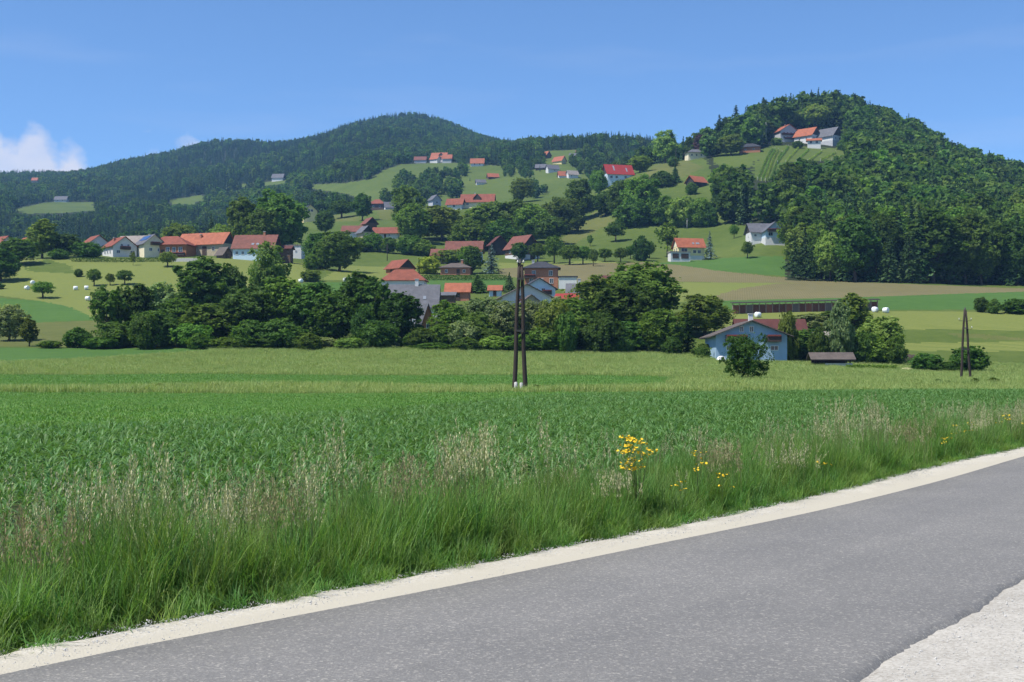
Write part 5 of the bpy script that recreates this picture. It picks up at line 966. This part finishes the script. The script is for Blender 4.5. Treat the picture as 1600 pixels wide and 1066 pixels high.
def verge():
    rng = np.random.default_rng(31); protos = []
    for i in range(8): protos.append(clump_mesh('verge_clump', [blades(rng, 34, .13, .35, .9, .008, rng.uniform(.4, 1.0), 4, .16), blades(rng, 12, .15, .2, .5, .015, 1.7), blades(rng, 5, .1, .5, 1.0, .006, .4, 4, .1)], GRASS['verge']))
    s = np.concatenate([[0], np.cumsum(np.linalg.norm(np.diff(GRAV, axis=0), axis=1))]); nv = -normals2(GRAV)
    d0 = np.linalg.norm(GRAV - np.array(near(0, 1022)[:2]), axis=1).argmin(); d1 = np.linalg.norm(GRAV - np.array(near(1600, 699)[:2]), axis=1).argmin()
    lo, hi = max(0, d0 - 50), min(len(GRAV) - 1, d1 + 110); n = int((s[hi] - s[lo]) * 2.7 * 58)
    i = rng.integers(lo, hi, n); off = rng.uniform(.02, 2.75, n); P = GRAV[i] + nv[i] * off[:, None] + rng.normal(0, .04, (n, 2))
    dens = .55 + .45 * np.sin(P[:, 0] * 1.7 + np.sin(P[:, 1] * 1.3) * 2); low = np.clip(off / .55, .32, 1) * np.clip((3.3 - off) / 1.4, .5, 1); patch = .5 + .5 * np.sin(P[:, 0] * .83 + 1.7 * np.sin(P[:, 1] * .57 + 1)) * np.sin(P[:, 1] * .71 + P[:, 0] * .31); sc = low * (.42 + .24 * dens + .3 * patch) * rng.uniform(.65, 1.25, n)
    keep = rng.uniform(size=n) < np.clip((2.9 - off) / 1.2, .12, 1); P, sc = P[keep], sc[keep]; n = len(P)
    gn_scatter('verge_grass', np.stack([P[:, 0], P[:, 1], np.full(n, -.05)], 1), np.stack([rng.normal(0, .12, n), rng.normal(0, .12, n), rng.uniform(0, 6.28, n)], 1), np.stack([sc * .5 + .5, sc * .5 + .5, sc], 1), rng.integers(0, 8, n), protos, 'lush uncut grass verge along the gravel shoulder', 'grass')
def stalk_clump(rng, n, rad, h, head):
    V = []; F = []; T = []; HV = []; HF = []; HT = []
    for _ in range(n):
        a = rng.uniform(0, 6.283); r = rad * math.sqrt(rng.uniform()); x0, y0 = r * math.cos(a), r * math.sin(a); L = h * rng.uniform(.6, 1.05); ln = rng.normal(0, .18); la = rng.uniform(0, 6.283); dx, dy = math.cos(la) * ln, math.sin(la) * ln; b = len(V); t = rng.uniform()
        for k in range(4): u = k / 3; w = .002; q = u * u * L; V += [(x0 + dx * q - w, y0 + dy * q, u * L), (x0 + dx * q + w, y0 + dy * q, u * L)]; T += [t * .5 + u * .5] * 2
        for k in range(3): F.append((b + 2 * k, b + 2 * k + 1, b + 2 * k + 3, b + 2 * k + 2))
        for k in range(22):
            u = rng.uniform(0, 1); f = 1 - head * (1 - u); zz = L * f; q = L * f * f; sp = .005 + .02 * (1 - u); aa = rng.uniform(0, 6.283); c = np.array([x0 + dx * q + math.cos(aa) * sp, y0 + dy * q + math.sin(aa) * sp, zz]); s_ = rng.uniform(.005, .010); d = np.array([math.cos(aa) * .4, math.sin(aa) * .4, 1]) * s_ * 1.5; w = np.array([-math.sin(aa), math.cos(aa), 0]) * s_ * .4; bb = len(HV); HV += [c - d, c + w, c + d, c - w]; HF.append((bb, bb + 1, bb + 2, bb + 3)); HT += [rng.uniform()] * 4
    return (V, F, T), (HV, HF, HT)
def verge_extra():
    rng = np.random.default_rng(37); protos = []
    for q in range(6):
        st, hd = stalk_clump(rng, 9, .12, rng.uniform(.75, .95), .2); nS = len(st[1]); me = clump_mesh('seed_stalks', [st, hd], GRASS['stem']); me.materials.append(GRASS['seed' if q < 4 else 'sorrel']); idx = np.zeros(len(me.polygons), np.int32); idx[nS:] = 1; me.polygons.foreach_set('material_index', idx); protos.append(me)
    for q in range(3):                                        # broad leaved weeds
        parts = [blades(rng, 16, .05, .18, .42, .055, 1.5, 5, .7)]; protos.append(clump_mesh('broad_weed', parts, GRASS['weed']))
    nv = -normals2(GRAV); d0 = np.linalg.norm(GRAV - np.array(near(0, 1022)[:2]), axis=1).argmin(); d1 = np.linalg.norm(GRAV - np.array(near(1600, 699)[:2]), axis=1).argmin(); n = 620; i = rng.integers(max(0, d0 - 30), min(len(GRAV) - 1, d1 + 80), n); off = rng.uniform(.5, 3.4, n); P = GRAV[i] + nv[i] * off[:, None]
    pat = np.sin(P[:, 0] * 1.1 + 2 * np.sin(P[:, 1] * .4)) * np.sin(P[:, 1] * .6 + .5); k = (pat > -.15) | (rng.uniform(size=n) < .3); P, off = P[k], off[k]; n = len(P); var = rng.choice(9, n, p=[.15, .15, .15, .13, .03, .03, .12, .12, .12]); sc = rng.uniform(.65, 1.1, n) * np.where(var > 5, 1.1, 1)
    gn_scatter('verge_weeds', np.stack([P[:, 0], P[:, 1], np.full(n, -.05)], 1), np.stack([rng.normal(0, .08, n), rng.normal(0, .08, n), rng.uniform(0, 6.28, n)], 1), np.stack([sc, sc, sc], 1), var, protos, 'seeding grasses and leafy weeds mixed into the verge', 'weeds')
def maize():
    rng = np.random.default_rng(41); protos = []
    for q in range(6):
        V = []; F = []; T = []
        for l in range(rng.integers(7, 9)):
            a = l * math.pi + rng.normal(0, .5) + q; dx, dy = math.cos(a), math.sin(a); z = .05 + .045 * l; L = rng.uniform(.38, .6) * (1 - .25 * (l > 5)); th = rng.uniform(1.0, 1.35); px = 0; pz = z; segs = 7; w = rng.uniform(.045, .062); t = rng.uniform(.2, 1); b = len(V); tw = rng.uniform(-.6, .6); curl = rng.uniform(1.5, 2.7)
            for k in range(segs + 1):
                u = k / segs; wd = w * (.35 + 1.5 * u if u < .4 else max(.02, (1 - u) * 1.58)) * .5; fold = wd * .5; s_ = tw * u
                for sd in (-1, 0, 1): V.append((dx * px - dy * sd * wd * math.cos(s_), dy * px + dx * sd * wd * math.cos(s_), pz + (fold if sd else 0) + sd * wd * math.sin(s_))); T.append(np.clip(t + (.2 if sd == 0 else 0), 0, 1))
                st = L / segs; px += math.cos(th) * st; pz += math.sin(th) * st; th -= curl / segs * (.4 + 1.2 * u)
            for k in range(segs):
                for c in (0, 1): F.append((b + 3 * k + c, b + 3 * k + c + 1, b + 3 * k + c + 4, b + 3 * k + c + 3))
        me = mesh_np('maize_plant', np.array(V), np.array(F), GRASS['maize'], True); set_tint(me, T); protos.append(me)
    A = np.array(near(0, 1022)[:2]); B = np.array(near(1600, 699)[:2]); t = (B - A) / np.linalg.norm(B - A); nv = np.array([-t[1], t[0]]); r, s = np.meshgrid(np.arange(2.0, 95, .42), np.arange(-60, 130, .12)); r = r.ravel(); s = s.ravel()
    P = A + nv * (r + rng.normal(0, .05, len(r)))[:, None] + t * (s + rng.normal(0, .05, len(s)))[:, None]; xp = P[:, 0] / np.maximum(P[:, 1], .1) * FPX + CX
    m = (P[:, 1] > 5) & (P[:, 1] < maize_far(xp)) & (xp > -190) & (xp < 1790) & (rng.uniform(size=len(r)) < .93); P = P[m]; n = len(P); sc = .56 * rng.uniform(.8, 1.2, n) * (1 + .1 * np.sin(P[:, 0] / 5) * np.sin(P[:, 1] / 7))
    gn_scatter('maize_plants', np.stack([P[:, 0], P[:, 1], np.full(n, -.05)], 1), np.stack([rng.normal(0, .1, n), rng.normal(0, .1, n), rng.uniform(0, 6.28, n)], 1), np.stack([sc, sc, sc], 1), rng.integers(0, 6, n), protos, 'dense young maize crop with broad blue green leaves', 'crop'); print('maize', n)
def meadow_cover():
    rng = np.random.default_rng(51)
    crop = [clump_mesh('crop_clump', [blades(rng, 70, .6, .06, .13, .024, 1.6, 3, .7)], GRASS['crop']) for i in range(4)]
    tall = [clump_mesh('meadow_clump', [blades(rng, 60, .7, .3, .62, .022, 1.0, 3)], GRASS['field']) for i in range(4)] + [clump_mesh('meadow_seed', [blades(rng, 40, .7, .25, .5, .022, 1.0, 3)], GRASS['field']) for i in range(2)]
    n = 52000; Y = np.sqrt(rng.uniform(26 ** 2, 150 ** 2, n)); xp = rng.uniform(-140, 1740, n); X = (xp - CX) / FPX * Y; Z = gz(X, Y); c = land_class(X, Y, Z)
    def put(name, m, protos, s0, s1, label):
        k = np.where(m)[0]; n = len(k); s = rng.uniform(s0, s1, n) * (1 + .25 * np.sin(X[k] / 6 + 2 * np.sin(Y[k] / 9))); gn_scatter(name, np.stack([X[k], Y[k], Z[k]], 1), np.stack([rng.normal(0, .08, n), rng.normal(0, .08, n), rng.uniform(0, 6.28, n)], 1), np.stack([s * 1.1, s * 1.1, s], 1), rng.integers(0, len(protos), n), protos, label, 'crop' if 'crop' in name else 'grass')
    put('low_crop', c == LOWC, crop, .7, 1.3, 'low dense green crop between maize and grass strip'); put('green_crop', (c == CROP) & (Y < 150), crop, .9, 1.8, 'bright green crop strip in the middle field')
    n = 60000; Y = np.sqrt(rng.uniform(60 ** 2, 222 ** 2, n)); xp = rng.uniform(-140, 1740, n); X = (xp - CX) / FPX * Y; Z = gz(X, Y); c = land_class(X, Y, Z); put('meadow_grass', c == TALLG, tall, .6, 1.2, 'uncut meadow grass with pale seed heads')
def pebbles():
    rng = np.random.default_rng(61); protos = []; m = plain('pebble_white', (.5, .485, .45), .9, .25, 30, .2)
    for q in range(5):
        V = []; F = []; n = 6
        for j in range(4):
            for i in range(n): a = 2 * math.pi * i / n; u = (j + .5) / 4; r = math.sin(u * math.pi) * rng.uniform(.75, 1.15); V.append((math.cos(a) * r, math.sin(a) * r * .8, -math.cos(u * math.pi) * .6 * rng.uniform(.9, 1.1)))
        for j in range(3):
            for i in range(n): F.append((j * n + i, j * n + (i + 1) % n, (j + 1) * n + (i + 1) % n, (j + 1) * n + i))
        F += [tuple(range(n - 1, -1, -1)), tuple(range(3 * n, 4 * n))]; protos.append(mesh_np('pebble', V, F, m))
    nv = normals2(GRAV); d1 = np.linalg.norm(GRAV - np.array(near(1600, 699)[:2]), axis=1).argmin(); d0 = np.linalg.norm(GRAV - np.array(near(0, 1022)[:2]), axis=1).argmin(); n = 16000; i = rng.integers(max(0, d0 - 30), d1 + 30, n); off = np.abs(rng.normal(0, .22, n)) - .1; P = GRAV[i] + nv[i] * off[:, None] + rng.normal(0, .03, (n, 2)); P = P[off < .6]
    e1 = np.linalg.norm(NEARE - np.array(near(1600, 897)[:2]), axis=1).argmin(); e0 = np.linalg.norm(NEARE - np.array(near(1311, 1066)[:2]), axis=1).argmin(); n2 = 3500; i = rng.integers(max(0, e0 - 40), e1 + 60, n2); Q = NEARE[i] + normals2(NEARE)[i] * (.12 + rng.uniform(0, 1, n2) ** 1.5 * 2.4)[:, None]
    A = np.concatenate([P, Q]); n = len(A); s = rng.uniform(.0025, .0065, n) * np.where(rng.uniform(size=n) < .06, 1.8, 1); z = np.concatenate([np.full(len(P), -.008), np.full(len(Q), -.034)])
    gn_scatter('gravel', np.stack([A[:, 0], A[:, 1], z + s * .2], 1), rng.uniform(0, 6.28, (n, 3)) * np.array([.1, .1, 1]), np.stack([s, s, s], 1), rng.integers(0, 5, n), protos, 'loose white gravel on both shoulders of the road', 'gravel')
verge(); verge_extra(); maize(); meadow_cover(); pebbles()
_gx = [0, 187, 300, 540, 800, 1080, 1300, 1450, 1600]; _gy = [1022, 984, 963, 919, 868, 816, 769, 731, 699]
def verge_d(x, off): return EYE * FPX / (np.interp(x, _gx, _gy) - HOR) + off
def top_h(D, ytop): return EYE + .05 - (ytop - HOR) * D / FPX
def grass_tuft(x, D, h, rad, n, label, seed_leaf='seed', seed=1):
    rng = np.random.default_rng(seed); e = empty('tall_grass_tuft', (wx(x, D), D, -.05), 0); tag(e, label, 'grass tuft', 'tall seeding grass tufts of the verge')
    me = clump_mesh('leaf_blades', [blades(rng, n * 3, rad, h * .3, h * .6, .009, .9)], GRASS['verge']); obj('leaf_blades', me, e); SV = []; SF = []; ST = []; HV = []; HF = []; HT = []
    for _ in range(n):
        a = rng.uniform(0, 6.283); r = rad * math.sqrt(rng.uniform()); x0, y0 = r * math.cos(a), r * math.sin(a); L = h * rng.uniform(.68, 1.02); ln = rng.normal(0, .1); la = rng.uniform(0, 6.283); dx, dy = math.cos(la) * ln, math.sin(la) * ln; b = len(SV); t = rng.uniform()
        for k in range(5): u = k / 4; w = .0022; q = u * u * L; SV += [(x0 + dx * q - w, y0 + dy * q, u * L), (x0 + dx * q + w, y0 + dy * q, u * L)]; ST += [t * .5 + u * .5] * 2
        for k in range(4): SF.append((b + 2 * k, b + 2 * k + 1, b + 2 * k + 3, b + 2 * k + 2))
        for k in range(34):                                   # feathery head
            u = rng.uniform(0, 1); zz = L * (.74 + .26 * u); q = L * (.74 + .26 * u) ** 2; spread = (.006 + .028 * (1 - u)) * (1.2 if seed_leaf == 'seed' else 1.6); aa = rng.uniform(0, 6.283); c = np.array([x0 + dx * q + math.cos(aa) * spread, y0 + dy * q + math.sin(aa) * spread, zz]); s_ = rng.uniform(.006, .012); d = np.array([math.cos(aa) * .4, math.sin(aa) * .4, 1]) * s_ * 1.5; w = np.array([-math.sin(aa), math.cos(aa), 0]) * s_ * .4; bb = len(HV); HV += [c - d, c + w, c + d, c - w]; HF.append((bb, bb + 1, bb + 2, bb + 3)); HT += [rng.uniform()] * 4
    me = mesh_np('stems', np.array(SV), np.array(SF), GRASS['stem']); set_tint(me, ST); obj('stems', me, e); me = mesh_np('seed_heads', np.array(HV), np.array(HF), GRASS[seed_leaf]); set_tint(me, HT); obj('seed_heads', me, e)
TUFTS = [(735, 1.4, 652, .22, 46, 'seed', 'broad pale feathery grass tuft in the middle of the verge'), (712, 1.3, 670, .12, 18, 'seed', 'smaller pale tuft leaning left of the broad feathery tuft'), (768, 1.5, 662, .08, 14, 'seed', 'thin pale tuft right of the broad feathery tuft'), (206, 1.6, 690, .1, 12, 'seed', 'slim tall tuft at the left, nearer of two slender ones'), (247, 1.8, 680, .07, 9, 'seed', 'slim upright tuft right of the left slender one'), (160, 1.4, 718, .2, 18, 'seed', 'loose pale tuft left of the two slender ones'), (530, 1.9, 652, .1, 14, 'seed', 'slender tuft between left field and broad tuft'), (478, 1.6, 698, .12, 14, 'seed', 'short pale tuft left of a slender tuft'), (852, 1.6, 640, .08, 8, 'seed', 'two or three high stalks right of the broad tuft'), (1298, 2.0, 618, .24, 34, 'seed', 'pale green tuft left of a straw tuft near the road bend'), (1362, 2.0, 614, .28, 44, 'seed', 'broad straw coloured tuft near the road bend'), (1530, 1.8, 640, .2, 20, 'seed', 'straw tuft at the far right of the verge'), (1590, 2.0, 622, .25, 24, 'seed', 'tall straw tuft at the right picture edge'), (640, 1.3, 708, .42, 30, 'sorrel', 'rusty brown seeding patch left of the broad tuft'), (60, 1.0, 792, .34, 34, 'sorrel', 'rusty brown seeding patch at the left edge'), (420, 1.2, 745, .36, 34, 'sorrel', 'brownish seeding patch in the left verge'), (1130, 1.4, 684, .4, 40, 'sorrel', 'brownish seeding patch right of the yellow flowers'), (1420, 1.6, 655, .5, 40, 'sorrel', 'reddish seeding patch right of the straw tuft'), (330, 1.2, 742, .3, 26, 'seed', 'pale loose tuft in the left verge'), (960, 1.1, 735, .25, 22, 'seed', 'straw tuft just left of the yellow flowers'), (1230, 1.2, 690, .4, 32, 'seed', 'pale seeding patch before the road bend')]
for i, (x, D, h, r, n, sl, lab) in enumerate(TUFTS): D = verge_d(x, D); grass_tuft(x, D, top_h(D, h), r * (.8 if sl == 'sorrel' else 1), n, lab, sl, 70 + i)
YEL = plain('petal_yellow', (.75, .5, .02), .6, .2, 40, .3)
def flower_plant(x, D, h, spread, n, label, seed):
    rng = np.random.default_rng(seed); e = empty('yellow_flower_plant', (wx(x, D), D, -.05)); tag(e, label, 'flower'); s = MB(); HV = []; HF = []
    for i in range(n):
        a = rng.uniform(0, 6.283); r = spread * math.sqrt(rng.uniform()); tip = Vector((math.cos(a) * r, math.sin(a) * r, h * rng.uniform(.62, 1.0))); s.tube([(rng.normal(0, .02), rng.normal(0, .02), 0), (tip.x * .35, tip.y * .35, tip.z * .55), tuple(tip)], [.005, .004, .0025], 4)
        for k in range(12 if n > 9 else 5):
            c = tip + Vector((rng.normal(0, .042), rng.normal(0, .042), rng.normal(0, .012))); rr = rng.uniform(.012, .021); b = len(HV); HV.append(tuple(c + Vector((0, 0, -.004)))); tl = rng.normal(0, .4, 2)
            for j in range(10): aa = 2 * math.pi * j / 10; q = rr * (1 if j % 2 else .6); HV.append((c.x + math.cos(aa) * q, c.y + math.sin(aa) * q, c.z + math.cos(aa) * q * tl[0] + math.sin(aa) * q * tl[1] + .003))
            HF += [(b, b + 1 + j, b + 1 + (j + 1) % 10) for j in range(10)]
    s.build('stems', GRASS['stem'], e); me = clump_mesh('leaf_blades', [blades(rng, 30, .06, h * .2, h * .5, .014, 1.2)], GRASS['verge']); obj('leaf_blades', me, e); obj('flower_heads', mesh_np('flower_heads', np.array(HV), np.array(HF), YEL), e)
for i, (x, D, h, sp, n, lab) in enumerate([(998, 1.0, 680, .2, 17, 'largest clump of yellow flowers, in the middle of the verge'), (1090, 1.2, 705, .06, 4, 'small yellow flower plant just right of the largest clump'), (1066, 0.9, 750, .05, 3, 'low yellow flower plant below the largest clump'), (1128, 0.9, 738, .06, 3, 'low faded yellow flowers in the grass right of the largest clump'), (1288, 0.9, 716, .06, 3, 'yellow flowers low in the grass near the road bend'), (1505, 1.5, 658, .2, 5, 'yellow flower clump at the right below the far pole'), (1478, 1.0, 684, .12, 3, 'few yellow flowers left of the right hand clump'), (1582, 1.6, 648, .3, 7, 'yellow flower clump at the right picture edge')]): D = verge_d(x, D); flower_plant(x, D, top_h(D, h), sp, n, lab, 200 + i)

# ---------------------------------------------------------------- haze: the air of the valley
hm = bpy.data.materials.new('haze'); hm.use_nodes = True; hn = hm.node_tree.nodes; hn.clear(); ho = hn.new('ShaderNodeOutputMaterial'); hv = hn.new('ShaderNodeVolumePrincipled'); hm.node_tree.links.new(hv.outputs[0], ho.inputs['Volume'])
hv.inputs['Color'].default_value = (.30, .58, 1, 1); hv.inputs['Density'].default_value = .000098; hv.inputs['Anisotropy'].default_value = .1
hz = MB().box(-3900, 3900, -320, 3200, -1.3, 545).build('haze', hm); tag(hz, 'thin blue haze over the valley', 'haze', kind='stuff')
